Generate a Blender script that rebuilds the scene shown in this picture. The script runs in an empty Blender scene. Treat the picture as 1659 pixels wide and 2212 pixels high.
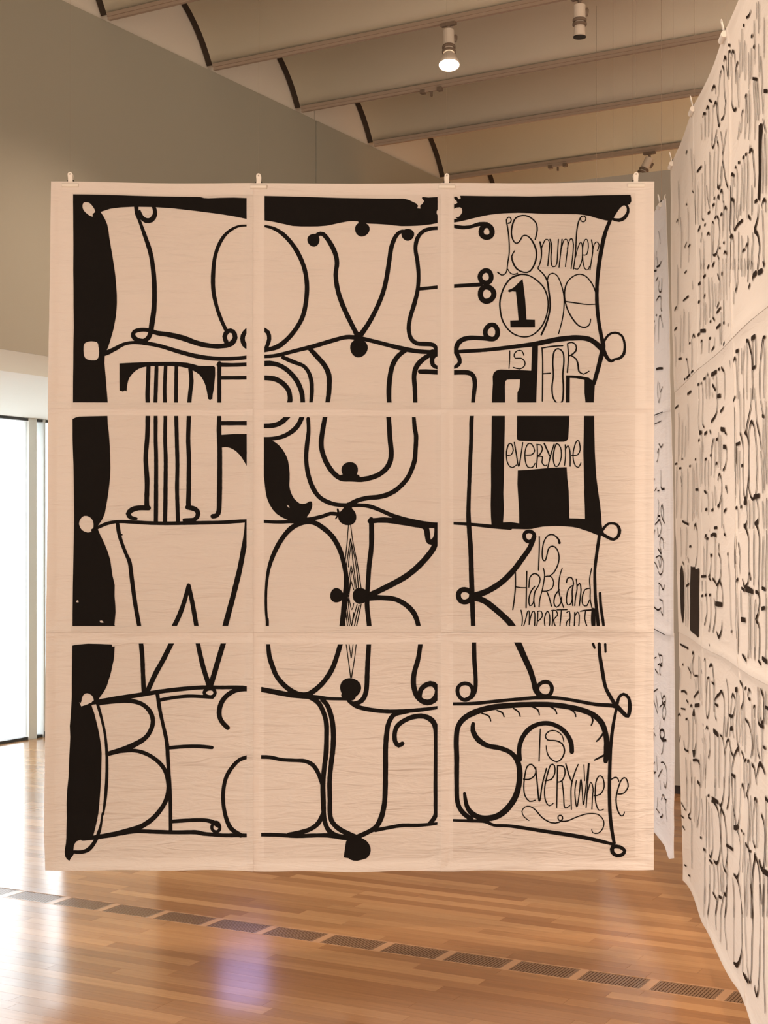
import bpy, bmesh, math, random
from mathutils import Vector, Matrix, geometry

# ------------------------------------------------------------------ camera, daylight, exposure
SC = bpy.context.scene
COL = SC.collection
FOC, CX, HY, EYE = 3300.0, 829.5, 1160.0, 1.6       # focal length / principal column / horizon row of a 1659x2212 frame

cam_d = bpy.data.cameras.new('camera')
cam = bpy.data.objects.new('camera', cam_d)
COL.objects.link(cam)
cam.location = (0, 0, EYE)
cam.rotation_euler = (math.pi / 2, 0, 0)
cam_d.sensor_fit = 'VERTICAL'
cam_d.sensor_height = 36.0
cam_d.sensor_width = 27.0
cam_d.lens = FOC / 2212 * 36.0
cam_d.shift_y = (HY - 1106.0) / 2212
cam_d.clip_end = 200
SC.camera = cam

SC.view_settings.view_transform = 'Standard'
SC.view_settings.look = 'None'
SC.view_settings.gamma = 1
SC.view_settings.use_curve_mapping = False
SC.view_settings.exposure = 0.0

W = bpy.data.worlds.new('daylight')
SC.world = W
W.use_nodes = True
bgn = W.node_tree.nodes['Background']
bgn.inputs['Color'].default_value = (0.93, 0.97, 1.0, 1)
bgn.inputs['Strength'].default_value = 5.2

# gallery frame: u runs along the left wall away from the viewer, v runs out of that wall into the room
TH = math.atan2(1756, 3300)
DU = Vector((math.sin(TH), math.cos(TH), 0))
DV = Vector((math.cos(TH), -math.sin(TH), 0))
W0 = Vector((-1.886, 7.5, 0))
def P(u, v, z=0.0):
    return W0 + DU * u + DV * v + Vector((0, 0, z))
def uv_of(x, y):
    r = Vector((x, y, 0)) - W0
    return r.dot(DU), r.dot(DV)
AR = math.radians(31.6)                               # the vaults and tracks run a little askew of the wall
DR = Vector((math.cos(AR), -math.sin(AR), 0))
def PR(u, v, z=0.0):
    return W0 + DU * u + DR * v + Vector((0, 0, z))
ROT_V = Matrix.Rotation(-TH, 4, 'Z')                # local x -> DV, local y -> DU

WARM = (1.0, 0.74, 0.57)
def spot(name, loc, aim, power, angle=80, blend=0.8, radius=0.06, color=WARM):
    d = bpy.data.lights.new(name, 'SPOT')
    d.energy = power; d.spot_size = math.radians(angle); d.spot_blend = blend
    d.shadow_soft_size = radius; d.color = color
    o = bpy.data.objects.new(name, d); COL.objects.link(o)
    o.location = loc
    o.rotation_euler = (Vector(aim) - Vector(loc)).to_track_quat('-Z', 'Y').to_euler()
    return o
#            position           aimed at          power, cone
LAMPS = [
    ((-1.9, 1.7, 4.25), (-1.0, 6.07, 2.6), 125, 56),
    (( 0.2, 1.3, 4.25), ( 0.0, 6.07, 2.6), 40, 58),
    ((-0.8, 2.2, 4.25), ( 0.9, 5.60, 2.2), 45, 60),
    ((-1.6, 3.4, 4.25), ( 1.06, 4.45, 1.75), 215, 50),
    (( 0.6, 8.6, 4.25), ( 0.4, 8.40, 0.0), 140, 125),
    ((-0.6, 7.4, 4.25), (-0.9, 7.0, 0.0), 150, 125),
    (( 2.6, 7.9, 4.25), ( 2.2, 8.4, 0.0), 120, 125),
    (( 1.9, 11.2, 4.2), ( 2.2, 11.2, 0.0), 1250, 115),
    (( 4.2, 10.4, 4.2), ( 4.2, 10.4, 0.0), 1250, 120),
    (( 2.6, 13.2, 4.2), ( 2.6, 13.2, 0.0), 1250, 120),
    (( 0.0, 3.2, 4.25), ( 0.1, 4.9, 0.0), 300, 50),
    (( 2.0, 1.0, 4.25), ( 2.6, 1.0, 0.0), 300, 130),
    ((-1.6, 0.2, 4.25), (-1.2, 0.0, 0.0), 300, 130),
    (( 3.6, 4.8, 4.25), ( 3.6, 4.8, 0.0), 300, 130),
    (( 1.2, -2.0, 4.25), (1.2, -2.0, 0.0), 300, 130),
]
for l_, a_, p_, ang_ in LAMPS:
    spot('gallery_spot', l_, a_, p_, ang_, color=(1.0, 0.86, 0.74) if p_ > 1000 else WARM)

# added fill light behind the viewer, standing in for the unseen half's brightness
ad_ = bpy.data.lights.new('rear_fill_light', 'AREA')
ad_.shape = 'RECTANGLE'; ad_.size = 9.0; ad_.size_y = 3.4; ad_.energy = 440; ad_.color = (1.0, 0.80, 0.62)
ao_ = bpy.data.objects.new('rear_fill_light', ad_); COL.objects.link(ao_)
ao_.location = P(-9.6, 5.0, 2.3)
ao_.rotation_euler = DU.to_track_quat('-Z', 'Y').to_euler()

ad_ = bpy.data.lights.new('side_fill_light', 'AREA')  # added side fill, out of view, to brighten the vaults
ad_.shape = 'RECTANGLE'; ad_.size = 8.0; ad_.size_y = 2.6; ad_.energy = 330; ad_.color = (1.0, 0.80, 0.62)
ao_ = bpy.data.objects.new('side_fill_light', ad_); COL.objects.link(ao_)
ao_.location = P(-0.5, 10.4, 2.0)
ao_.rotation_euler = (-DV * 0.75 + DU * 0.6 + Vector((0, 0, 0.32))).to_track_quat('-Z', 'Y').to_euler()

# ------------------------------------------------------------------ helpers
def tag(o, label=None, cat=None, group=None, kind=None):
    if label: o['label'] = label
    if cat: o['category'] = cat
    if group: o['group'] = group
    if kind: o['kind'] = kind
    return o
def empty(name, loc, rz=0.0):
    o = bpy.data.objects.new(name, None); COL.objects.link(o)
    o.location = loc; o.rotation_euler = (0, 0, rz); o.empty_display_size = 0.05
    return o
def mesh_obj(name, bm, mat, parent=None, smooth=False, loc=None):
    me = bpy.data.meshes.new(name)
    bm.normal_update()
    bm.to_mesh(me); bm.free()
    if smooth:
        for p in me.polygons: p.use_smooth = True
    for m in (mat if isinstance(mat, (list, tuple)) else [mat]):
        me.materials.append(m)
    o = bpy.data.objects.new(name, me); COL.objects.link(o)
    if parent: o.parent = parent
    if loc is not None: o.location = loc
    return o
def add_box(bm, lo, hi, M=None, bevel=0.0):
    vs = []
    for z in (lo[2], hi[2]):
        for x, y in ((lo[0], lo[1]), (hi[0], lo[1]), (hi[0], hi[1]), (lo[0], hi[1])):
            c = Vector((x, y, z))
            vs.append(bm.verts.new(M @ c if M else c))
    fs = [(3, 2, 1, 0), (4, 5, 6, 7), (0, 1, 5, 4), (1, 2, 6, 5), (2, 3, 7, 6), (3, 0, 4, 7)]
    faces = [bm.faces.new([vs[i] for i in f]) for f in fs]
    if bevel > 0:
        ed = list({e for f in faces for e in f.edges})
        bmesh.ops.bevel(bm, geom=ed, offset=bevel, segments=2, affect='EDGES', profile=0.5)
    return vs
def uv_box(bm, u0, u1, v0, v1, z0, z1):
    c = [P(u0, v0), P(u0, v1), P(u1, v1), P(u1, v0)]
    vs = [bm.verts.new(q + Vector((0, 0, z))) for z in (z0, z1) for q in c]
    for f in [(3, 2, 1, 0), (4, 5, 6, 7), (0, 1, 5, 4), (1, 2, 6, 5), (2, 3, 7, 6), (3, 0, 4, 7)]:
        bm.faces.new([vs[i] for i in f])
    bmesh.ops.recalc_face_normals(bm, faces=bm.faces)
def add_lathe(bm, prof, M=None, seg=28, cap=True):
    rings = []
    for r, z in prof:
        ring = []
        for k in range(seg):
            a = 2 * math.pi * k / seg
            c = Vector((r * math.cos(a), r * math.sin(a), z))
            ring.append(bm.verts.new(M @ c if M else c))
        rings.append(ring)
    for a, b in zip(rings, rings[1:]):
        for k in range(seg):
            bm.faces.new((a[k], a[(k + 1) % seg], b[(k + 1) % seg], b[k]))
    if cap:
        bm.faces.new(list(reversed(rings[0]))); bm.faces.new(rings[-1])
    bmesh.ops.recalc_face_normals(bm, faces=bm.faces)

# ------------------------------------------------------------------ materials (all procedural)
class NT:
    def __init__(s, name):
        s.m = bpy.data.materials.new(name); s.m.use_nodes = True
        s.t = s.m.node_tree; s.b = s.t.nodes['Principled BSDF']; s.out = s.t.nodes['Material Output']
    def n(s, typ, **kw):
        nd = s.t.nodes.new(typ)
        for k, v in kw.items():
            if k.startswith('i_'):
                nd.inputs[k[2:].replace('_', ' ')].default_value = v
            else: setattr(nd, k, v)
        return nd
    def l(s, a, b): s.t.links.new(a, b)
def set_in(b, **kw):
    for k, v in kw.items(): b.inputs[k.replace('_', ' ')].default_value = v
def plain(name, col, rough=0.6, bump=0.0, scale=60.0, var=0.0, spec=0.4, metal=0.0):
    t = NT(name)
    set_in(t.b, Base_Color=(*col, 1), Roughness=rough, Metallic=metal)
    t.b.inputs['Specular IOR Level'].default_value = spec
    tc = t.n('ShaderNodeTexCoord')
    nz = t.n('ShaderNodeTexNoise'); nz.inputs['Scale'].default_value = scale; nz.inputs['Detail'].default_value = 5
    t.l(tc.outputs['Object'], nz.inputs['Vector'])
    if var > 0:
        hs = t.n('ShaderNodeMixRGB', blend_type='MULTIPLY'); hs.inputs['Fac'].default_value = var
        hs.inputs['Color1'].default_value = (*col, 1)
        n2 = t.n('ShaderNodeTexNoise'); n2.inputs['Scale'].default_value = 1.6; n2.inputs['Detail'].default_value = 3
        t.l(tc.outputs['Object'], n2.inputs['Vector'])
        t.l(n2.outputs['Fac'], hs.inputs['Color2']); t.l(hs.outputs['Color'], t.b.inputs['Base Color'])
    if bump > 0:
        bp = t.n('ShaderNodeBump'); bp.inputs['Strength'].default_value = bump; bp.inputs['Distance'].default_value = 0.004
        t.l(nz.outputs['Fac'], bp.inputs['Height']); t.l(bp.outputs['Normal'], t.b.inputs['Normal'])
    return t.m

def cloth_mat(name, col, trans=0.18, pucker=0.9):
    t = NT(name)
    set_in(t.b, Base_Color=(*col, 1), Roughness=0.85)
    t.b.inputs['Specular IOR Level'].default_value = 0.15
    t.b.inputs['Sheen Weight'].default_value = 0.15
    tc = t.n('ShaderNodeTexCoord')
    # fine horizontal puckers in the weave, strongest in broad patches
    mp = t.n('ShaderNodeMapping'); mp.inputs['Scale'].default_value = (3.2, 3.2, 20.0)
    t.l(tc.outputs['Object'], mp.inputs['Vector'])
    n1 = t.n('ShaderNodeTexNoise'); n1.inputs['Scale'].default_value = 1.6; n1.inputs['Detail'].default_value = 4
    n1.inputs['Distortion'].default_value = 1.2
    t.l(mp.outputs['Vector'], n1.inputs['Vector'])
    n2 = t.n('ShaderNodeTexNoise'); n2.inputs['Scale'].default_value = 2.6; n2.inputs['Detail'].default_value = 2
    t.l(tc.outputs['Object'], n2.inputs['Vector'])
    mu = t.n('ShaderNodeMath', operation='MULTIPLY'); t.l(n1.outputs['Fac'], mu.inputs[0]); t.l(n2.outputs['Fac'], mu.inputs[1])
    n3 = t.n('ShaderNodeTexNoise'); n3.inputs['Scale'].default_value = 4.5; n3.inputs['Detail'].default_value = 3
    t.l(tc.outputs['Object'], n3.inputs['Vector'])
    ad = t.n('ShaderNodeMath', operation='MULTIPLY_ADD'); t.l(n3.outputs['Fac'], ad.inputs[0]); ad.inputs[1].default_value = 0.5
    t.l(mu.outputs[0], ad.inputs[2])
    bp = t.n('ShaderNodeBump'); bp.inputs['Strength'].default_value = pucker; bp.inputs['Distance'].default_value = 0.020
    t.l(ad.outputs[0], bp.inputs['Height']); t.l(bp.outputs['Normal'], t.b.inputs['Normal'])
    tr = t.n('ShaderNodeBsdfTranslucent'); tr.inputs['Color'].default_value = (*col, 1)
    mx = t.n('ShaderNodeMixShader'); mx.inputs['Fac'].default_value = trans
    t.l(t.b.outputs[0], mx.inputs[1]); t.l(tr.outputs[0], mx.inputs[2]); t.l(mx.outputs[0], t.out.inputs['Surface'])
    return t.m

def wood_mat(name, lo, mid, hi, rough=0.17):
    t = NT(name)
    t.b.inputs['Specular IOR Level'].default_value = 0.5
    tc = t.n('ShaderNodeTexCoord'); oi = t.n('ShaderNodeObjectInfo'); ge = t.n('ShaderNodeNewGeometry')
    ad = t.n('ShaderNodeMath', operation='ADD'); t.l(oi.outputs['Random'], ad.inputs[0]); t.l(ge.outputs['Random Per Island'], ad.inputs[1])
    fr = t.n('ShaderNodeMath', operation='FRACT'); t.l(ad.outputs[0], fr.inputs[0])
    sc = t.n('ShaderNodeMath', operation='MULTIPLY'); t.l(fr.outputs[0], sc.inputs[0]); sc.inputs[1].default_value = 37.0
    cb = t.n('ShaderNodeCombineXYZ'); t.l(sc.outputs[0], cb.inputs[0]); t.l(sc.outputs[0], cb.inputs[1])
    va = t.n('ShaderNodeVectorMath', operation='ADD'); t.l(tc.outputs['Object'], va.inputs[0]); t.l(cb.outputs[0], va.inputs[1])
    mp = t.n('ShaderNodeMapping'); mp.inputs['Scale'].default_value = (1.5, 28.0, 1.0); t.l(va.outputs[0], mp.inputs['Vector'])
    nz = t.n('ShaderNodeTexNoise'); nz.inputs['Scale'].default_value = 2.0; nz.inputs['Detail'].default_value = 6; nz.inputs['Distortion'].default_value = 0.6
    t.l(mp.outputs['Vector'], nz.inputs['Vector'])
    rp = t.n('ShaderNodeValToRGB')
    e = rp.color_ramp.elements
    e[0].position = 0.0; e[0].color = (*lo, 1); e[1].position = 1.0; e[1].color = (*hi, 1)
    q = rp.color_ramp.elements.new(0.5); q.color = (*mid, 1)
    t.l(fr.outputs[0], rp.inputs['Fac'])
    mx = t.n('ShaderNodeMixRGB', blend_type='OVERLAY'); mx.inputs['Fac'].default_value = 0.22
    t.l(rp.outputs['Color'], mx.inputs['Color1']); t.l(nz.outputs['Fac'], mx.inputs['Color2'])
    t.l(mx.outputs['Color'], t.b.inputs['Base Color'])
    n2 = t.n('ShaderNodeTexNoise'); n2.inputs['Scale'].default_value = 5.0
    t.l(va.outputs[0], n2.inputs['Vector'])
    rr = t.n('ShaderNodeMapRange'); rr.inputs['To Min'].default_value = rough - 0.03; rr.inputs['To Max'].default_value = rough + 0.05
    t.l(n2.outputs['Fac'], rr.inputs['Value']); t.l(rr.outputs[0], t.b.inputs['Roughness'])
    bp = t.n('ShaderNodeBump'); bp.inputs['Strength'].default_value = 0.05; bp.inputs['Distance'].default_value = 0.002
    t.l(n2.outputs['Fac'], bp.inputs['Height']); t.l(bp.outputs['Normal'], t.b.inputs['Normal'])
    return t.m

def glass_mat(name):
    t = NT(name)
    tr = t.n('ShaderNodeBsdfTransparent'); tr.inputs['Color'].default_value = (0.96, 0.98, 0.98, 1)
    gl = t.n('ShaderNodeBsdfGlossy'); gl.inputs['Roughness'].default_value = 0.02
    lw = t.n('ShaderNodeLayerWeight'); lw.inputs['Blend'].default_value = 0.5
    pw = t.n('ShaderNodeMath', operation='POWER'); pw.inputs[1].default_value = 5.0
    t.l(lw.outputs['Facing'], pw.inputs[0])
    fr = t.n('ShaderNodeMath', operation='MULTIPLY_ADD'); fr.inputs[1].default_value = 0.9; fr.inputs[2].default_value = 0.04
    t.l(pw.outputs[0], fr.inputs[0])
    mx = t.n('ShaderNodeMixShader')
    t.l(fr.outputs[0], mx.inputs['Fac']); t.l(tr.outputs[0], mx.inputs[1]); t.l(gl.outputs[0], mx.inputs[2])
    t.l(mx.outputs[0], t.out.inputs['Surface'])
    return t.m
def emit_mat(name, col, strength):
    t = NT(name)
    em = t.n('ShaderNodeEmission'); em.inputs['Color'].default_value = (*col, 1); em.inputs['Strength'].default_value = strength
    t.l(em.outputs[0], t.out.inputs['Surface'])
    return t.m

M_WALL = plain('taupe_wall_paint', (0.338, 0.33, 0.272), 0.75, 0.05, 120)
M_UPPER = plain('cream_wall_paint', (0.66, 0.62, 0.55), 0.75, 0.05, 120)
M_REVEAL = plain('white_reveal_paint', (0.66, 0.60, 0.47), 0.7, 0.04, 120)
M_WHITE = plain('white_wall_paint', (0.80, 0.80, 0.78), 0.7, 0.04, 120)
M_PARTITION = plain('grey_partition_paint', (0.35, 0.33, 0.285), 0.75, 0.05, 120)
M_CEIL = plain('ceiling_vault_plaster', (0.82, 0.79, 0.67), 0.8, 0.06, 90)
M_TRACK = plain('light_track_metal', (0.33, 0.26, 0.205), 0.5, 0.02, 60)
M_SHADE_GAP = plain('painted_gap_shade', (0.035, 0.024, 0.016), 0.8)  # near-black colour standing in for shade at the vault ends
M_DARK = plain('dark_baseboard_paint', (0.03, 0.022, 0.018), 0.5)
M_LINE = plain('dark_window_gasket', (0.05, 0.05, 0.05), 0.5)
M_MULL = plain('pale_aluminium', (0.62, 0.64, 0.64), 0.45)
M_TERR = plain('pale_terrace_concrete', (0.62, 0.61, 0.58), 0.85, 0.1, 30)
M_LAMPW = plain('lamp_housing_enamel', (0.62, 0.56, 0.49), 0.45)
M_LAMPD = plain('lamp_band_dark', (0.16, 0.12, 0.09), 0.5)
M_BLACK = plain('lamp_baffle_black', (0.01, 0.009, 0.008), 0.5)
M_CLIP = plain('white_clip_plastic', (0.80, 0.77, 0.72), 0.35, 0.0)
M_PIN = plain('clip_spring_dark', (0.03, 0.025, 0.02), 0.4)
M_WIRE = plain('thin_steel_wire', (0.26, 0.20, 0.15), 0.5)
M_INK = plain('black_brush_ink', (0.0075, 0.006, 0.0055), 0.8, 0.15, 160, spec=0.12)
M_INK2 = plain('brown_black_pen_ink', (0.018, 0.010, 0.006), 0.8, spec=0.1)
M_CLOTH = cloth_mat('bleached_cotton', (0.775, 0.722, 0.685))
M_HEM = cloth_mat('white_cotton_tape', (0.82, 0.772, 0.742), 0.14, 0.7)
M_CLOTH_R = cloth_mat('bleached_cotton_smooth', (0.81, 0.765, 0.715), 0.18, 0.25)
M_CLOTH2 = cloth_mat('bleached_cotton_bright', (0.85, 0.82, 0.80), 0.22, 0.4)
M_WOOD = wood_mat('maple_floor_varnish', (0.275, 0.125, 0.046), (0.35, 0.175, 0.070), (0.455, 0.248, 0.108))
M_VENTW = plain('vent_border_wood', (0.45, 0.26, 0.14), 0.25)
M_VENT = plain('vent_grille_brown', (0.20, 0.115, 0.062), 0.28)
M_VENTD = plain('vent_shaft_dark', (0.09, 0.055, 0.035), 0.7)
M_GLASS = glass_mat('clear_window_glass')
M_LENS = emit_mat('lit_lamp_lens', (1.0, 0.86, 0.66), 45.0)
M_SCREEN = emit_mat('lit_lavender_screen', (0.55, 0.50, 1.0), 2.6)

# ------------------------------------------------------------------ the gallery shell
U_JAMB, H_OPEN = 1.306, 2.54
WV = -2.98                                   # plane of the glazing in the room beyond the opening
Z_WALL = 4.38                # top of the taupe wall
Z_TOP = 5.45
ROOM = (-10.0, 13.0, 0.0, 11.0)
SEAM_U = 3.05

bm = bmesh.new()
uv_box(bm, ROOM[0] - 0.3, ROOM[1] + 0.3, WV - 0.12, ROOM[3] + 0.3, -0.12, -0.013)
floor = mesh_obj('floor', bm, M_WOOD); tag(floor, kind='structure')

bm = bmesh.new()   # taupe wall with the wide opening on its near end and a shadow joint
uv_box(bm, U_JAMB, SEAM_U - 0.007, -0.69, 0.0, -0.013, Z_WALL)
uv_box(bm, SEAM_U + 0.007, ROOM[1], -0.69, 0.0, -0.013, Z_WALL)
uv_box(bm, SEAM_U - 0.007, SEAM_U + 0.007, -0.69, -0.03, -0.013, Z_WALL)
uv_box(bm, -6.5, U_JAMB, -0.69, 0.0, H_OPEN, Z_WALL)
uv_box(bm, -6.5, U_JAMB - 0.012, -0.004, 0.0, H_OPEN - 0.016, H_OPEN)
uv_box(bm, U_JAMB - 0.016, U_JAMB, -0.004, 0.0, -0.013, H_OPEN)
uv_box(bm, ROOM[0], -6.5, -0.69, 0.0, -0.013, Z_WALL)
wl = mesh_obj('wall_left', bm, M_WALL); tag(wl, kind='structure')

bm = bmesh.new()   # paler wall above it, up in the ceiling vaults
uv_box(bm, ROOM[0], SEAM_U - 0.006, -0.69, -0.012, Z_WALL, Z_TOP)
uv_box(bm, SEAM_U + 0.006, ROOM[1], -0.69, -0.012, Z_WALL, Z_TOP)
uv_box(bm, SEAM_U - 0.006, SEAM_U + 0.006, -0.69, -0.05, Z_WALL, Z_TOP)
wu = mesh_obj('wall_upper', bm, M_UPPER); tag(wu, kind='structure')

bm = bmesh.new()   # pale lining of the opening: soffit and jamb
uv_box(bm, -6.5, U_JAMB, -0.70, -0.004, H_OPEN - 0.012, H_OPEN)
uv_box(bm, U_JAMB - 0.012, U_JAMB, -0.70, -0.004, -0.013, H_OPEN - 0.012)
tr1 = mesh_obj('trim_1', bm, M_REVEAL); tag(tr1, kind='structure')

bm = bmesh.new()
uv_box(bm, ROOM[0] - 0.25, ROOM[0], -9.0, ROOM[3], -0.013, Z_TOP)
tag(mesh_obj('wall_rear', bm, M_UPPER), kind='structure')
bm = bmesh.new()
uv_box(bm, ROOM[0], ROOM[1], ROOM[3], ROOM[3] + 0.25, -0.013, Z_TOP)
tag(mesh_obj('wall_right', bm, M_UPPER), kind='structure')
bm = bmesh.new()
uv_box(bm, ROOM[1], ROOM[1] + 0.25, -0.69, ROOM[3], -0.013, Z_TOP)
tag(mesh_obj('wall_far', bm, M_UPPER), kind='structure')

# free-standing partition behind the banners, with a recessed dark base
bm = bmesh.new()
uv_box(bm, 3.51, 3.75, 0.0, 6.5, 0.055, 3.89)
tag(mesh_obj('wall_back', bm, M_PARTITION), kind='structure')
bm = bmesh.new()
uv_box(bm, 3.522, 3.74, 0.0, 6.48, -0.013, 0.055)
tag(mesh_obj('baseboard_back', bm, M_DARK), kind='structure')

# ceiling slab over stepped scoop vaults; a light track runs along every vault's lower edge
bm = bmesh.new()
uv_box(bm, ROOM[0] - 0.25, ROOM[1] + 0.25, -0.69, ROOM[3] + 0.25, Z_TOP, Z_TOP + 0.15)
ceil = mesh_obj('ceiling', bm, M_CEIL); tag(ceil, kind='structure')
RAIL_Z = EYE + 2.775
RAILS = [0.79 + k for k in range(-10, 0)] + [0.79, 1.783, 2.791, 3.782, 4.954, 6.01, 7.05, 8.07, 9.09, 10.1, 11.1, 12.1]
def vault_profile(u):
    R = 0.80; cx = u - 0.705; cz = EYE + 2.42
    pts = []
    for k in range(15):
        a = math.radians(28 + (94 - 28) * k / 14)
        pts.append((cx + R * math.cos(a), cz + R * math.sin(a)))
    pts.append((u - 1.02, cz + R + 0.01))
    return pts
def ceil_z(u):
    r = min(q for q in RAILS if q >= u - 1e-6)
    if r - u < 0.05: return RAIL_Z
    R = 0.80; cx = r - 0.705; cz = EYE + 2.42
    d = u - cx
    return cz + math.sqrt(max(R * R - d * d, 0)) if d > 0 else cz + R
V_END0, V_END1 = 0.036, ROOM[3] - 0.3
for ru in RAILS:
    bm = bmesh.new()
    pr = vault_profile(ru)
    outer = [(a + 0.022, b + 0.022) for a, b in pr]
    rows = []
    for v in (V_END0, V_END1):
        rows.append([bm.verts.new(PR(a, v, b)) for a, b in pr] + [bm.verts.new(PR(a, v, b)) for a, b in reversed(outer)])
    n = len(rows[0])
    for k in range(n):
        bm.faces.new((rows[0][k], rows[0][(k + 1) % n], rows[1][(k + 1) % n], rows[1][k]))
    m = len(pr)
    for r in rows:
        for k in range(m - 1):
            bm.faces.new((r[k], r[k + 1], r[n - 2 - k], r[n - 1 - k]))
    bmesh.ops.recalc_face_normals(bm, faces=bm.faces)
    o = mesh_obj('vault_panel', bm, M_CEIL, ceil)
    for p in o.data.polygons: p.use_smooth = len(p.vertices) == 4
    bm = bmesh.new()                          # stepped track profile swept along the vault edge
    tp = [(-0.012, 0.006), (-0.012, 0.026), (0.024, 0.026), (0.024, 0.006), (0.017, 0.006), (0.017, -0.010), (-0.005, -0.010), (-0.005, 0.006)]
    ra = [[bm.verts.new(PR(ru + a, v, RAIL_Z + b)) for a, b in tp] for v in (V_END0 + 0.01, V_END1)]
    for k in range(len(tp)):
        bm.faces.new((ra[0][k], ra[0][(k + 1) % len(tp)], ra[1][(k + 1) % len(tp)], ra[1][k]))
    bm.faces.new(ra[0]); bm.faces.new(list(reversed(ra[1])))
    bmesh.ops.recalc_face_normals(bm, faces=bm.faces)
    mesh_obj('light_track', bm, M_TRACK, ceil)
    bm = bmesh.new()                          # dark strip painting in the shadow gap between vault end and wall
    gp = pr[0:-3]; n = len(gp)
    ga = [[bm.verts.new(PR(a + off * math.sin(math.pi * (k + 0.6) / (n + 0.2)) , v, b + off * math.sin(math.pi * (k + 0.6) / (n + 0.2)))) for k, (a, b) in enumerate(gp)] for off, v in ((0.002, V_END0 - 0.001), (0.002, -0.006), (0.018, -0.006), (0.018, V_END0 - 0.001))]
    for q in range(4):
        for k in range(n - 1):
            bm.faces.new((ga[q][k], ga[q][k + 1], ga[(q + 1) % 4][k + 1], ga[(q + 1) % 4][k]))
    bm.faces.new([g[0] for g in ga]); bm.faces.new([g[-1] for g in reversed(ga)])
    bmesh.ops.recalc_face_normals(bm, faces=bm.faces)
    mesh_obj('end_shade_strip', bm, M_SHADE_GAP, ceil)

# ------------------------------------------------------------------ the daylit room through the opening
bm = bmesh.new()
uv_box(bm, -9.0, 8.0, WV - 0.25, -0.69, H_OPEN, H_OPEN + 0.12)
c2 = mesh_obj('ceiling', bm, M_WHITE); tag(c2, kind='structure')
bm = bmesh.new()
uv_box(bm, 8.0, 8.2, WV - 0.25, -0.69, -0.013, H_OPEN)
tag(mesh_obj('wall_side', bm, M_WHITE), kind='structure')
bm = bmesh.new()
uv_box(bm, -9.2, -9.0, WV - 0.25, -0.69, -0.013, H_OPEN)
tag(mesh_obj('wall_end', bm, M_WHITE), kind='structure')
bm = bmesh.new()
uv_box(bm, -14.0, 20.0, -40.0, -9.0, -0.20, -0.05)
tag(mesh_obj('ground', bm, M_TERR), kind='structure')
bm = bmesh.new()
uv_box(bm, -14.0, 20.0, -9.0, WV - 0.12, -0.012, 0.0)
tag(mesh_obj('terrace', bm, M_TERR), kind='structure')
U_POST = 3.595
def window(name, u0, u1, bars):
    root = empty(name, P((u0 + u1) / 2, WV, 0)); tag(root, kind='structure')
    inv = Matrix.Translation(-root.location)
    def sub(nm, mat, boxes):
        b = bmesh.new()
        for bx in boxes: uv_box(b, *bx)
        b.transform(inv)
        return mesh_obj(nm, b, mat, root)
    sub('glass_pane', M_GLASS, [(u0, u1, WV - 0.004, WV + 0.004, 0.03, H_OPEN - 0.03)])
    sub('head_gasket', M_LINE, [(u0, u1, WV - 0.03, WV + 0.02, H_OPEN - 0.022, H_OPEN - 0.004)])
    sub('sill_gasket', M_LINE, [(u0, u1, WV - 0.03, WV + 0.02, 0.0, 0.022)])
    for ub in bars:
        sub('mullion', M_MULL, [(ub - 0.011, ub + 0.011, WV - 0.04, WV + 0.03, 0.0, H_OPEN)])
    return root
window('window_1', -9.0, U_POST, [-5.6, -2.2])
window('window_2', U_POST + 0.09, 8.0, [3.778, 5.4])
bm = bmesh.new()                             # broad pale post between the two windows
uv_box(bm, U_POST, U_POST + 0.09, WV - 0.03, WV + 0.03, 0.0, H_OPEN)
tag(mesh_obj('trim_2', bm, M_WHITE), kind='structure')
bm = bmesh.new()
uv_box(bm, U_POST + 0.175, 8.0, WV + 0.02, WV + 0.05, 0.0, 0.045)
tag(mesh_obj('baseboard_side', bm, M_DARK), kind='structure')

vent = empty('ceiling_slot', P(0.55, -1.55, H_OPEN)); 
tag(vent, 'thin dark slot diffuser in the white ceiling beyond the opening', 'diffuser')
inv = Matrix.Translation(-vent.location)
bm = bmesh.new(); uv_box(bm, 0.48, 0.62, -1.60, -1.50, H_OPEN - 0.008, H_OPEN - 0.001); bm.transform(inv)
mesh_obj('frame', bm, M_MULL, vent)
bm = bmesh.new(); uv_box(bm, 0.50, 0.60, -1.58, -1.52, H_OPEN - 0.010, H_OPEN - 0.0075); bm.transform(inv)
mesh_obj('slot', bm, M_LINE, vent)

# screen on the left wall behind the banner: seen as the lavender reflection in the floor
mon = empty('wall_screen', P(2.12, 0.0, 0.82))
tag(mon, 'upright lit lavender screen on the left wall behind the big banner, mirrored in the floor', 'screen')
inv = Matrix.Translation(-mon.location)
bm = bmesh.new(); uv_box(bm, 1.82, 2.37, 0.002, 0.05, 0.93, 1.92); bm.transform(inv)
mesh_obj('housing', bm, M_BLACK, mon)
bm = bmesh.new(); uv_box(bm, 1.84, 2.35, 0.05, 0.054, 0.95, 1.90); bm.transform(inv)
mesh_obj('display', bm, M_SCREEN, mon)

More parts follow.
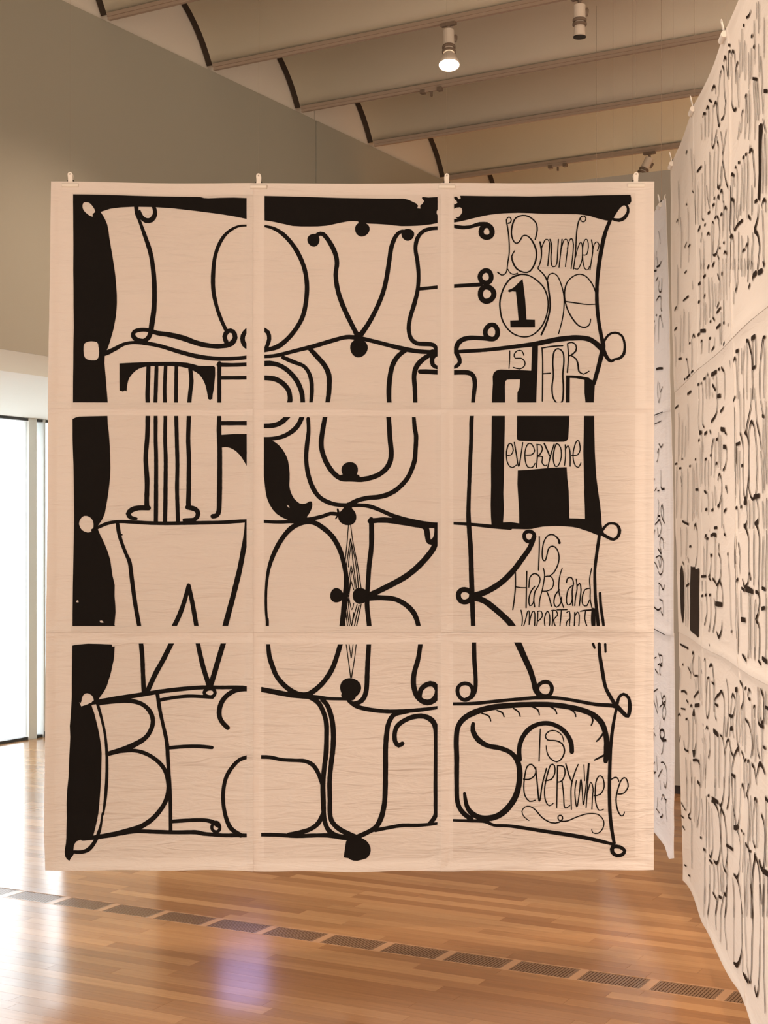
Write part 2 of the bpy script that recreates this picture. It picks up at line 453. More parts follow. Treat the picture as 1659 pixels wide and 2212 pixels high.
# ------------------------------------------------------------------ floor boards and the strip of vents
random.seed(4)
PW = 0.072
VENT0, VENT1 = -0.535, -0.400
rows = []
u = VENT1 + 0.006
while u < 6.0: rows.append(u); u += PW
u = VENT0 - 0.006 - PW
while u > -4.5: rows.append(u); u -= PW
lengths = [0.55, 0.75, 0.95, 1.2, 1.5]
plank_me = {}
for L in lengths:
    bm = bmesh.new(); add_box(bm, (0.0004, 0.0004, -0.012), (L - 0.0004, PW - 0.0004, 0.0))
    me = bpy.data.meshes.new('plank'); bm.normal_update(); bm.to_mesh(me); bm.free(); me.materials.append(M_WOOD)
    plank_me[L] = me
def proj(w):
    return CX + FOC * w.x / w.y, HY + FOC * (EYE - w.z) / w.y
cands = []
for ru in rows:
    v = WV - 0.1
    while v < 9.0:
        L = random.choice(lengths)
        size = 0.0
        for f in (0.02, 0.25, 0.5, 0.75, 0.98):
            w = P(ru + PW / 2, v + f * L)
            if w.y > 1.0:
                x, y = proj(w)
                hid = (100 < x < 1412 and y < 1880) or (x > 1470 + (y - 1880) * 0.47)
                if -30 < x < 1690 and y < 2260 and not hid: size += L * 1e6 / w.y ** 3
        cands.append((size, ru, v, L)); v += L
cands.sort(key=lambda c: -c[0])
seen = [c for c in cands if c[0] > 0][:290]
rest = [c for c in cands[:] if c not in set(seen)]
for s_, ru, v, L in seen:
    o = bpy.data.objects.new('plank', plank_me[L]); COL.objects.link(o)
    o.parent = floor; o.location = P(ru, v, 0.0); o.rotation_euler = (0, 0, -TH)
bm = bmesh.new()
for s_, ru, v, L in rest:
    Mx = Matrix.Translation(P(ru, v)) @ ROT_V
    add_box(bm, (0.0004, 0.0004, -0.012), (L - 0.0004, PW - 0.0004, 0.0), Mx)
po = mesh_obj('distant_planks', bm, M_WOOD, floor); tag(po, kind='stuff')

PITCH, VLEN = 0.2695, 0.233
v_first = -0.5625
bm = bmesh.new()
uv_box(bm, VENT0 - 0.006, VENT0, -0.56, 4.83, -0.012, 0.0005)
uv_box(bm, VENT1, VENT1 + 0.006, -0.56, 4.83, -0.012, 0.0005)
mesh_obj('vent_border', bm, M_VENTW, floor)
for va, vb in ((WV - 0.1, -0.5625), (4.829, ROOM[3])):          # plain boards continue the strip past the vents
    bm = bmesh.new(); add_box(bm, (0, 0, -0.012), (vb - va, VENT1 - VENT0, 0.0), Matrix.Translation(P(VENT0, va)) @ ROT_V)
    mesh_obj('strip_board', bm, M_WOOD, floor)
ords = ['first', 'second', 'third', 'fourth', 'fifth', 'sixth', 'seventh', 'eighth', 'ninth', 'tenth', 'eleventh',
        'twelfth', 'thirteenth', 'fourteenth', 'fifteenth', 'sixteenth', 'seventeenth', 'eighteenth', 'nineteenth', 'twentieth', 'twenty-first', 'twenty-second']
VW = VENT1 - VENT0
def vent_meshes():
    bm = bmesh.new()
    add_box(bm, (0, 0, -0.010), (VLEN, 0.006, -0.0005)); add_box(bm, (0, VW - 0.006, -0.010), (VLEN, VW, -0.0005))
    add_box(bm, (0, 0.006, -0.010), (0.006, VW - 0.006, -0.0005)); add_box(bm, (VLEN - 0.006, 0.006, -0.010), (VLEN, VW - 0.006, -0.0005))
    a = bpy.data.meshes.new('frame'); bm.normal_update(); bm.to_mesh(a); bm.free(); a.materials.append(M_VENT)
    bm = bmesh.new()
    n = 18
    for k in range(n):
        x = 0.006 + (VLEN - 0.012) * (k + 0.15) / n
        add_box(bm, (x, 0.006, -0.009), (x + (VLEN - 0.012) / n * 0.72, VW - 0.006, -0.001))
    b = bpy.data.meshes.new('slats'); bm.normal_update(); bm.to_mesh(b); bm.free(); b.materials.append(M_VENT)
    bm = bmesh.new(); add_box(bm, (0.0, 0.0, -0.0125), (VLEN, VW, -0.0102))
    c = bpy.data.meshes.new('tray'); bm.normal_update(); bm.to_mesh(c); bm.free(); c.materials.append(M_VENTD)
    return a, b, c
VM = vent_meshes()
vents = []
for k in range(0, 20):
    v = v_first + k * PITCH
    bm = bmesh.new(); add_box(bm, (0.001, 0, -0.012), (PITCH - VLEN - 0.001, VW, 0.0), Matrix.Translation(P(VENT0, v + VLEN)) @ ROT_V)
    mesh_obj('vent_divider', bm, M_VENTW, floor)
    x, y = proj(P((VENT0 + VENT1) / 2, v + VLEN / 2))
    r = empty('floor_vent', P(VENT0, v, 0.0), -TH)
    for nm, me in zip(('frame', 'slats', 'tray'), VM):
        o = bpy.data.objects.new(nm, me); COL.objects.link(o); o.parent = r
        if nm == 'slats': o['kind'] = 'stuff'
    vents.append(r)
for k, r in enumerate(vents):
    tag(r, '%s brown slotted vent from the left in the strip along the wood floor' % ords[k], 'vent', 'brown vents in the floor strip')

# ------------------------------------------------------------------ hanging cloth banners
class Cloth:
    """A hanging cloth: s metres along its width, t metres up; face towards n."""
    def __init__(s, name, O, ex, up, W_, H_, wave, seed):
        s.O, s.ex, s.up = Vector(O), Vector(ex).normalized(), Vector(up).normalized()
        s.n = s.ex.cross(s.up).normalized()
        s.W, s.H, s.wave, s.seed = W_, H_, wave, seed
        s.dx = lambda a, b: 0.0
        s.dz = lambda a, b: 0.0
        s.root = None; s.name = name
    def disp(s, a, b):
        q = s.wave; sd = s.seed
        d = 0.0045 * math.sin(6.28 * a / 0.93 + sd) * (1.2 - b / s.H)
        d += 0.003 * math.sin(6.28 * (a * 0.55 + b * 0.8) / 0.71 + 2 * sd)
        env = 0.5 + 0.5 * math.sin(5.1 * a + 1.3 * sd) * math.sin(3.3 * b + sd)
        d += 0.0013 * env * math.sin(6.28 * b / 0.15 + 2.2 * math.sin(5.0 * a + sd))
        return d * q
    def pt(s, a, b, off=0.0):
        return s.O + s.ex * (a + s.dx(a, b)) + s.up * (b + s.dz(a, b)) + s.n * (s.disp(a, b) + off)
    def from_photo(s, px, py):
        """where the sight line of a photo measurement meets the flat banner -> (s, t)"""
        d = Vector(((px - CX) / FOC, 1.0, (HY - py) / FOC)); c = Vector((0, 0, EYE))
        w = c + d * ((s.O - c).dot(s.n) / d.dot(s.n)) - s.O
        # ex and up need not be orthogonal
        e, u = s.ex, s.up; eu = e.dot(u); den = 1 - eu * eu
        we, wu = w.dot(e), w.dot(u)
        return (we - wu * eu) / den, (wu - we * eu) / den

def catmull(pts, step):
    """pts: (x, y, w) -> dense samples"""
    if len(pts) == 2:
        P0 = [pts[0], pts[0], pts[1], pts[1]]
    else:
        closed = (abs(pts[0][0] - pts[-1][0]) + abs(pts[0][1] - pts[-1][1])) < 1e-6
        if closed: P0 = [pts[-2]] + pts + [pts[1]]
        else: P0 = [pts[0]] + pts + [pts[-1]]
    out = []
    for i in range(1, len(P0) - 2):
        p0, p1, p2, p3 = P0[i - 1:i + 3]
        L = math.hypot(p2[0] - p1[0], p2[1] - p1[1])
        n = max(2, int(L / step + 0.5))
        for k in range(n):
            t = k / n; r = []
            for j in range(3):
                a, b, c, d = p0[j], p1[j], p2[j], p3[j]
                if j == 2: r.append(b + (c - b) * t)
                else: r.append(0.5 * (2 * b + (c - a) * t + (2 * a - 5 * b + 4 * c - d) * t * t + (3 * b - a - 3 * c + d) * t ** 3))
            out.append(tuple(r))
    out.append(P0[-2])
    return out

def ribbon(bm, pts, step=0.012, cap=True, wob=0.0, rnd=random):
    S = catmull(pts, step)
    n = len(S); rows = []
    for i, (x, y, w) in enumerate(S):
        a, b = S[max(i - 1, 0)], S[min(i + 1, n - 1)]
        tx, ty = b[0] - a[0], b[1] - a[1]; L = math.hypot(tx, ty) or 1.0
        nx, ny = -ty / L, tx / L
        h = w / 2 * (1 + (rnd.uniform(-wob, wob) if wob else 0))
        rows.append((bm.verts.new((x + nx * h, y + ny * h, 0)), bm.verts.new((x - nx * h, y - ny * h, 0))))
    for p, q in zip(rows, rows[1:]):
        try: bm.faces.new((p[1], q[1], q[0], p[0]))
        except ValueError: pass
    if cap:
        for end, nb, row in ((S[0], S[1], rows[0]), (S[-1], S[-2], rows[-1])):
            dx, dy = end[0] - nb[0], end[1] - nb[1]; L = math.hypot(dx, dy) or 1.0
            dx, dy = dx / L, dy / L; r = end[2] / 2
            a0 = math.atan2(row[0].co.y - end[1], row[0].co.x - end[0])
            side = 1 if (math.cos(a0 + 0.5) * dx + math.sin(a0 + 0.5) * dy) > (math.cos(a0 - 0.5) * dx + math.sin(a0 - 0.5) * dy) else -1
            arc = [row[0]]
            for k in range(1, 6):
                a = a0 + side * math.pi * k / 6
                arc.append(bm.verts.new((end[0] + r * math.cos(a), end[1] + r * math.sin(a), 0)))
            arc.append(row[1])
            try: bm.faces.new(arc)
            except ValueError: pass

def filled(bm, outer, holes=()):
    loops = [[Vector((x, y, 0)) for x, y in outer]] + [[Vector((x, y, 0)) for x, y in h] for h in holes]
    tri = geometry.tessellate_polygon(loops)
    flat = [bm.verts.new(p) for lp in loops for p in lp]
    for a, b, c in tri:
        try: bm.faces.new((flat[a], flat[b], flat[c]))
        except ValueError: pass

def cut_grid(bm, pitch):
    xs = [v.co.x for v in bm.verts]; ys = [v.co.y for v in bm.verts]
    if not xs: return
    for axis, vals in ((0, xs), (1, ys)):
        k = math.floor(min(vals) / pitch) + 1
        while k * pitch < max(vals):
            co = [0, 0, 0]; co[axis] = k * pitch; no = [0, 0, 0]; no[axis] = 1
            bmesh.ops.bisect_plane(bm, geom=bm.verts[:] + bm.edges[:] + bm.faces[:], plane_co=co, plane_no=no)
            k += 1

def num(s):
    return [tuple(float(q) for q in p.split(',')) for p in s.split()]
def ell(cx, cy, rx, ry, w=None, n=22):
    pts = []
    for k in range(n):
        a = 2 * math.pi * k / n
        r = 1 + 0.03 * math.sin(3 * a + cx)
        p = (cx + rx * r * math.cos(a), cy + ry * r * math.sin(a))
        pts.append(p if w is None else (*p, w))
    if w is not None: pts.append(pts[0])
    return pts

def ink_mesh(cloth, sheet, data, origin, scale, window, mat, mscale, off=0.0008, wmin=0.0):
    """trace data (photo zoom units) onto the cloth; window = (x0, x1, y0, y1) in photo units or None"""
    ox, oy = origin
    def st(x, y): return cloth.from_photo(ox + x / scale, oy + y / scale)
    base = cloth.root.location
    def finish(bm, name, stuff=False):
        if window:
            x0, x1, y0, y1 = window
            a = cloth.from_photo(x0, y1); b = cloth.from_photo(x1, y0)
            for co, no in (((a[0], 0, 0), (-1, 0, 0)), ((b[0], 0, 0), (1, 0, 0)), ((0, a[1], 0), (0, -1, 0)), ((0, b[1], 0), (0, 1, 0))):
                bmesh.ops.bisect_plane(bm, geom=bm.verts[:] + bm.edges[:] + bm.faces[:], plane_co=co, plane_no=no, clear_outer=True)
        if not bm.faces: bm.free(); return
        bmesh.ops.triangulate(bm, faces=[f for f in bm.faces if len(f.verts) > 4])
        for f in bm.faces:
            f.normal_update()
            if f.normal.z < 0: f.normal_flip()
        for v in bm.verts: v.co = cloth.pt(v.co.x, v.co.y, off) - base
        o = mesh_obj(name, bm, mat, sheet, smooth=True)
        if stuff: o['kind'] = 'stuff'
    pen = bmesh.new()
    for kind, body in data:
        if kind == 'F':
            bm = bmesh.new()
            rings = [num(h) if isinstance(h, str) else h for h in body]
            filled(bm, [st(*p[:2]) for p in rings[0]], [[st(*p[:2]) for p in h] for h in rings[1:]])
            cut_grid(bm, 0.035)
            finish(bm, 'ink_block')
            continue
        pts = num(body) if isinstance(body, str) else body
        last = 8.0; q = []
        for p in pts:
            last = p[2] if len(p) > 2 else last
            q.append((*st(p[0], p[1]), max(last * mscale, wmin)))
        q = [a for i, a in enumerate(q) if i == 0 or math.hypot(a[0] - q[i - 1][0], a[1] - q[i - 1][1]) > 1e-5]
        if len(q) < 2: continue
        thick = max(p[2] for p in q) > 13.5 * mscale
        bm = bmesh.new() if thick else pen
        ribbon(bm, q, wob=0.035)
        if thick: finish(bm, 'ink_stroke')
    finish(pen, 'pen_lettering', True)

def sheet_mesh(cloth, s0, s1, t0, t1, off, mat, name='sheet', hem=0.02, res=0.02, edges=(1, 1, 1, 1), patch=None):
    def ticks(a, b):
        v = {a, b, a + 0.0012, b - 0.0012, a + hem, b - hem, a + hem + 0.003, b - hem - 0.003}
        n = max(2, int((b - a) / res))
        for k in range(1, n):
            x = a + (b - a) * k / n
            if a + hem + 0.006 < x < b - hem - 0.006: v.add(x)
        return sorted(v)
    S, T = ticks(s0, s1), ticks(t0, t1)
    if patch:
        S = sorted(set(S) | {q for q in patch[:2] if s0 < q < s1}); T = sorted(set(T) | {q for q in patch[2:] if t0 < q < t1})
    base = cloth.root.location
    bm = bmesh.new()
    def hz(a, b):
        q = 0.0
        if edges[0] and a < s0 + hem + 0.001: q = 1
        if edges[1] and a > s1 - hem - 0.001: q = 1
        if edges[2] and b < t0 + hem + 0.001: q = 1
        if edges[3] and b > t1 - hem - 0.001: q = 1
        return 0.0018 * q
    gr = [[bm.verts.new(cloth.pt(a, b, off + hz(a, b)) - base) for a in S] for b in T]
    for r0, r1 in zip(gr, gr[1:]):
        for k in range(len(S) - 1):
            f = bm.faces.new((r0[k], r0[k + 1], r1[k + 1], r1[k]))
            if patch:
                a = (S[k] + S[k + 1]) / 2; j = gr.index(r0); c_ = (T[j] + T[j + 1]) / 2
                f.material_index = 0 if patch[0] < a < patch[1] and patch[2] < c_ < patch[3] else 1
    o = mesh_obj(name, bm, [mat, M_HEM] if patch else mat, cloth.root, smooth=True)
    md = o.modifiers.new('thickness', 'SOLIDIFY'); md.thickness = 0.0012; md.offset = -1
    return o

# clip: rolled jaw, two tabs with an eye, dark spring; local x along the banner edge, y out of its face, z up
def clip_meshes():
    out = []
    bm = bmesh.new()
    Rx = Matrix.Rotation(math.pi / 2, 4, 'Y')
    add_lathe(bm, [(0.008, -0.033), (0.0092, -0.032), (0.0092, 0.032), (0.008, 0.033)], Matrix.Translation((0, -0.0095, -0.003)) @ Rx, 16)
    add_box(bm, (-0.033, -0.006, -0.012), (0.033, 0.006, 0.008), None, 0.003)
    out.append(('jaw', bm, 0))
    for sgn in (1, -1):
        bm = bmesh.new()
        prof = [(-0.010, 0.0), (-0.0085, 0.018)] + [(0.0095 * math.cos(a), 0.034 + 0.010 * math.sin(a)) for a in [math.pi * (1 - k / 8) for k in range(9)]] + [(0.0085, 0.018), (0.010, 0.0)]
        eye = [(0.0035 * math.cos(-2 * math.pi * k / 10), 0.035 + 0.0035 * math.sin(-2 * math.pi * k / 10)) for k in range(10)]
        for y in (0.0, 0.0022):
            filled(bm, [(x, z) for x, z in prof], [eye])
            for v in bm.verts:
                if v.tag is False:
                    v.tag = True; v.co = Vector((v.co.x, y, v.co.y))
        for lp in (prof, eye):
            k_ = len(lp)
            a = [bm.verts.new((x, 0, z)) for x, z in lp]; b = [bm.verts.new((x, 0.0022, z)) for x, z in lp]
            for i in range(k_):
                bm.faces.new((a[i], a[(i + 1) % k_], b[(i + 1) % k_], b[i]))
        bmesh.ops.remove_doubles(bm, verts=bm.verts, dist=1e-5)
        bmesh.ops.recalc_face_normals(bm, faces=bm.faces)
        Mx = Matrix.Translation((0, sgn * 0.006, 0.006)) @ Matrix.Rotation(-sgn * 0.22, 4, 'X')
        bm.transform(Mx)
        out.append(('tab', bm, 0))
    bm = bmesh.new()
    add_lathe(bm, [(0.0055, -0.013), (0.0055, 0.013)], Matrix.Translation((0, 0, 0.015)) @ Rx, 12)
    out.append(('spring', bm, 1))
    res = []
    for nm, b, k in out:
        me = bpy.data.meshes.new(nm); b.normal_update(); b.to_mesh(me); b.free(); me.materials.append((M_CLIP, M_PIN)[k])
        res.append((nm, me))
    return res
CLIPS = clip_meshes()
def place_clip(cloth, s, label, group, wire_label, wire_group, wire_r=0.0005, drop=0.010):
    w = cloth.pt(s, cloth.H, 0.0)
    rz = math.atan2(cloth.ex.y, cloth.ex.x)
    r = empty('banner_clip', w - Vector((0, 0, drop)), rz)
    r.location = w - Vector((0, 0, drop))
    tag(r, label, 'clip', group)
    for nm, me in CLIPS:
        o = bpy.data.objects.new(nm, me); COL.objects.link(o); o.parent = r
        # face side of the clip is towards cloth.n  (local -y)
    uu, vv = uv_of(w.x, w.y); top = ceil_z(uu + vv * math.tan(AR - TH))
    bm = bmesh.new()
    z0 = 0.030 - drop
    add_lathe(bm, [(wire_r, z0), (wire_r, top - w.z + 0.002)], None, 6)
    o = mesh_obj('hanging_wire', bm, M_WIRE, loc=(w.x, w.y, w.z))
    tag(o, wire_label, 'wire', wire_group)

# ---- the big banner that faces the viewer
ZM = 6.07
def mx(px): return (px - CX) / FOC * ZM
def mz(py): return EYE + (HY - py) / FOC * ZM
main = Cloth('main', (mx(112), ZM, mz(1879)), (1, 0, 0), (0, 0, 1), mx(1412) - mx(112), mz(391) - mz(1879), 1.0, 0.7)
PXM = ZM / FOC
LEFTX = [(390, 112), (450, 111), (760, 106), (1100, 103), (1400, 100), (1650, 97), (1800, 96), (1880, 99)]
def left_shift(b):
    py = HY - ((main.O.z + b) - EYE) / ZM * FOC
    for (y0, x0), (y1, x1) in zip(LEFTX, LEFTX[1:]):
        if py <= y1: break
    f = min(max((py - y0) / (y1 - y0), 0), 1)
    return (x0 + (x1 - x0) * f - 112) * PXM
main.dx = lambda a, b: left_shift(b) * max(0.0, 1 - a / 0.10) ** 1.0 if a < 0.10 else 0.0
def edge_sag(a, b):
    f = a / main.W; top = max(0.0, (b - main.H + 0.35) / 0.35); bot = max(0.0, 1 - b / 0.25)
    # top edge scallops a little between the clips, bottom edge hangs a little lower in the middle
    k = (a - 0.075) / 0.745
    return -top * (0.0045 + 0.006 * math.sin(math.pi * f) + 0.003 * math.sin(math.pi * (k - math.floor(k))) ** 2) - bot * (0.006 * math.sin(math.pi * f) ** 2 + 0.002 * math.sin(17 * a))
main.dz = edge_sag
main.root = empty('hanging_banner', (mx(762), ZM, mz(1879)))
tag(main.root, 'big white cloth banner facing the viewer, bold black LOVE TRUTH WORK BEAUTY lettering', 'banner', 'hand-lettered cloth banners')

def main_s(px): return main.from_photo(px, 1000)[0]
def main_t(py): return main.from_photo(760, py)[1]
CS = [0.0, main_s(547), main_s(959), main.W]
RT = [main.H, main_t(884), main_t(1366), 0.0]
LAP = 0.012
WINDOWS = {
    'A': (159.5, 544.5, 419, 881), 'B': (571.5, 953.0, 419, 881.7), 'C': (980.5, 1400, 419, 880),
    'D': (159, 542.8, 898.5, 1363.5), 'E': (569.8, 952.5, 901, 1365), 'F': (979.5, 1400, 898.5, 1362),
    'G': (140, 539.5, 1390, 1870), 'H': (564, 952.5, 1391.5, 1870), 'I': (978.5, 1400, 1387.5, 1870),
}
ORG = {'A': (100, 360), 'B': (540, 360), 'C': (940, 360), 'D': (100, 860), 'E': (540, 860), 'F': (940, 860),
       'G': (90, 1360), 'H': (540, 1360), 'I': (940, 1360)}
INK = {}
def S_(*a): return [('S', q) for q in a]
def F_(o, *h): return [('F', (o,) + h)]
def dot(cx, cy, rx, ry=None): return [('F', (ell(cx, cy, rx, ry or rx),))]
def ring(cx, cy, rx, ry, w): return [('S', ell(cx, cy, rx, ry, w))]
INK['A'] = F_('205,203 450,204 700,207 1000,209 1150,212 1180,220 1210,222 1300,219 1400,218 1500,222 1520,240 1524,300 1530,392 1450,372 1375,358 1300,345 1200,331 1100,318 950,300 800,291 660,291 560,298 480,310 410,335 430,365 447,398 460,430 470,480 477,540 488,610 500,680 512,755 520,820 526,895 530,960 531,1020 528,1070 523,1120 515,1160 507,1205 495,1250 478,1310 465,1350 455,1372 440,1410 437,1470 444,1540 450,1600 457,1690 463,1772 400,1770 340,1778 300,1776 270,1784 240,1783 207,1775 208,1400 210,1200 207,800 208,500',
  '275,290 280,272 290,263 308,263 325,267 342,282 355,300 366,318 370,335 362,342 350,352 352,372 336,368 320,358 300,342 285,325 277,308',
  '283,1345 286,1328 295,1318 315,1309 340,1306 362,1308 380,1312 390,1325 392,1345 396,1360 395,1372 397,1385 395,1410 390,1430 380,1443 365,1448 340,1448 310,1442 294,1430 285,1410 282,1375') \
 + F_('548,1470 640,1465 720,1462 800,1460 950,1458 1000,1461 1050,1465 1100,1476 1140,1488 1200,1489 1250,1488 1262,1500 1262,1560 1252,1660 1244,1700 1240,1740 1232,1736 1225,1744 1216,1738 1210,1735 1204,1700 1198,1670 1190,1636 1180,1610 1164,1580 1145,1555 1120,1536 1100,1525 1060,1507 1000,1494 900,1488 780,1490 750,1494 720,1500 694,1510 670,1525 645,1548 625,1575 615,1598 610,1620 605,1650 603,1680 590,1672 575,1682 562,1676 550,1675') \
 + S_('675,285,34 680,345,28 700,400,22 735,500,30 780,640,34 800,760,34 810,900,37 808,1050,38 790,1180,40 782,1240,40',
  '700,325,20 712,368,36 748,396,40 788,390,42 813,352,36 812,312,30 802,285,28',
  '782,1235,34 768,1275,36 730,1303,34 680,1295,36 652,1267,36 660,1234,32 710,1220,30 770,1224,30 830,1244,34 920,1257,38 1030,1284,42 1130,1320,38 1230,1340,36 1320,1341,36 1385,1322,40 1412,1278,38 1396,1234,34 1358,1230,34 1333,1270,36 1346,1312,34',
  '1345,1225,28 1310,1150,28 1275,1050,28 1250,930,32 1248,800,32 1262,670,28 1300,560,28 1355,485,24 1430,440,18 1500,433,15 1550,433,14',
  '1550,1208,28 1500,1222,30 1470,1265,36 1470,1310,36 1495,1345,36 1550,1364,28',
  '430,1402,32 470,1385,36 520,1360,32 580,1328,26 650,1315,24 740,1320,30 850,1340,30 1000,1385,32 1130,1418,34 1260,1435,32 1400,1435,30 1550,1421,28',
  '765,1485,30 762,1600,32 757,1700,32 762,1810,32', '825,1485,28 820,1650,30 815,1810,30', '893,1485,26 888,1580,28 885,1680,28 890,1810,30', '973,1485,28 970,1650,28 970,1810,30', '1075,1500,30 1085,1600,32 1075,1690,32 1065,1810,32',
  '1294,1468,30 1293,1600,30 1293,1815,30', '1288,1480,32 1400,1482,28 1550,1476,28', '1300,1578,28 1420,1578,28 1550,1577,28')
INK['B'] = F_('105,205 400,210 700,217 950,222 1150,225 1185,235 1215,250 1240,262 1255,280 1248,300 1272,302 1270,280 1290,262 1300,245 1283,225 1285,213 1330,218 1430,213 1430,290 1405,303 1394,322 1393,340 1402,358 1430,378 1430,408 1350,425 1300,431 1250,435 1190,437 1130,437 1080,432 1030,425 950,419 885,416 830,408 800,398 770,396 740,397 670,410 620,422 570,432 510,437 450,438 380,438 320,435 230,415 170,402 105,392') \
 + dot(838, 460, 55) + dot(475, 543, 46, 50) + dot(1178, 503, 48, 46) + dot(813, 1357, 66, 68) \
 + S_('838,405,60 838,450,60', '100,434,14 180,455,26 260,510,32 340,610,34 400,740,34 425,870,34 420,1000,34 395,1120,34 340,1220,34 270,1300,34 200,1350,38 100,1376,28',
  '95,1212,26 135,1240,34 145,1290,32 125,1350,30 112,1372,30', '95,1420,26 200,1412,28 350,1375,30 480,1342,34 620,1300,32 720,1275,32 800,1280,36 880,1295,32 1000,1325,32 1150,1362,36 1280,1382,32 1440,1386,26',
  '495,515,34 510,498,32 545,496,34 590,550,36 635,640,36 650,720,34 640,810,34 655,920,36 690,1030,36 740,1140,36 790,1240,36 812,1285,40', '1150,478,28 1120,482,28 1085,520,32 1055,600,34 1040,700,34 1020,830,34 990,950,34 940,1070,34 880,1180,36 815,1275,40', '812,1265,60 812,1320,80',
  '1435,453,30 1350,458,28 1290,480,30 1250,530,32 1235,610,30 1250,710,30 1258,820,30 1250,930,30 1225,1030,34 1195,1130,32 1185,1210,32 1200,1280,32 1245,1320,34 1320,1325,34 1370,1332,32 1390,1365,30 1385,1395,40 1360,1430,36 1365,1480,32 1400,1500,28 1440,1500,24',
  '1362,1395,60 1395,1395,50', '1250,915,24 1330,908,26 1430,898,26', '95,1475,40 150,1470,38 220,1485,34 290,1530,36 350,1600,36 385,1680,36 395,1750,34 395,1815,34', '95,1577,36 180,1585,38 240,1615,38 285,1665,36 300,1720,36 295,1770,38 265,1815,34',
  '250,1428,30 300,1450,32 345,1468,30 400,1490,28 440,1540,30 460,1610,32 462,1700,30 452,1795,24', '452,1368,34 510,1430,38 560,1490,38 590,1560,40 592,1650,38 585,1730,36 570,1815,30',
  '1165,1370,30 1110,1410,36 1070,1470,38 1050,1540,36 1038,1640,38 1038,1740,36 1046,1815,28', '1350,1402,30 1290,1440,38 1245,1490,38 1225,1560,36 1230,1650,34 1233,1730,32 1235,1815,30', '1270,1530,34 1340,1532,36 1440,1538,38')
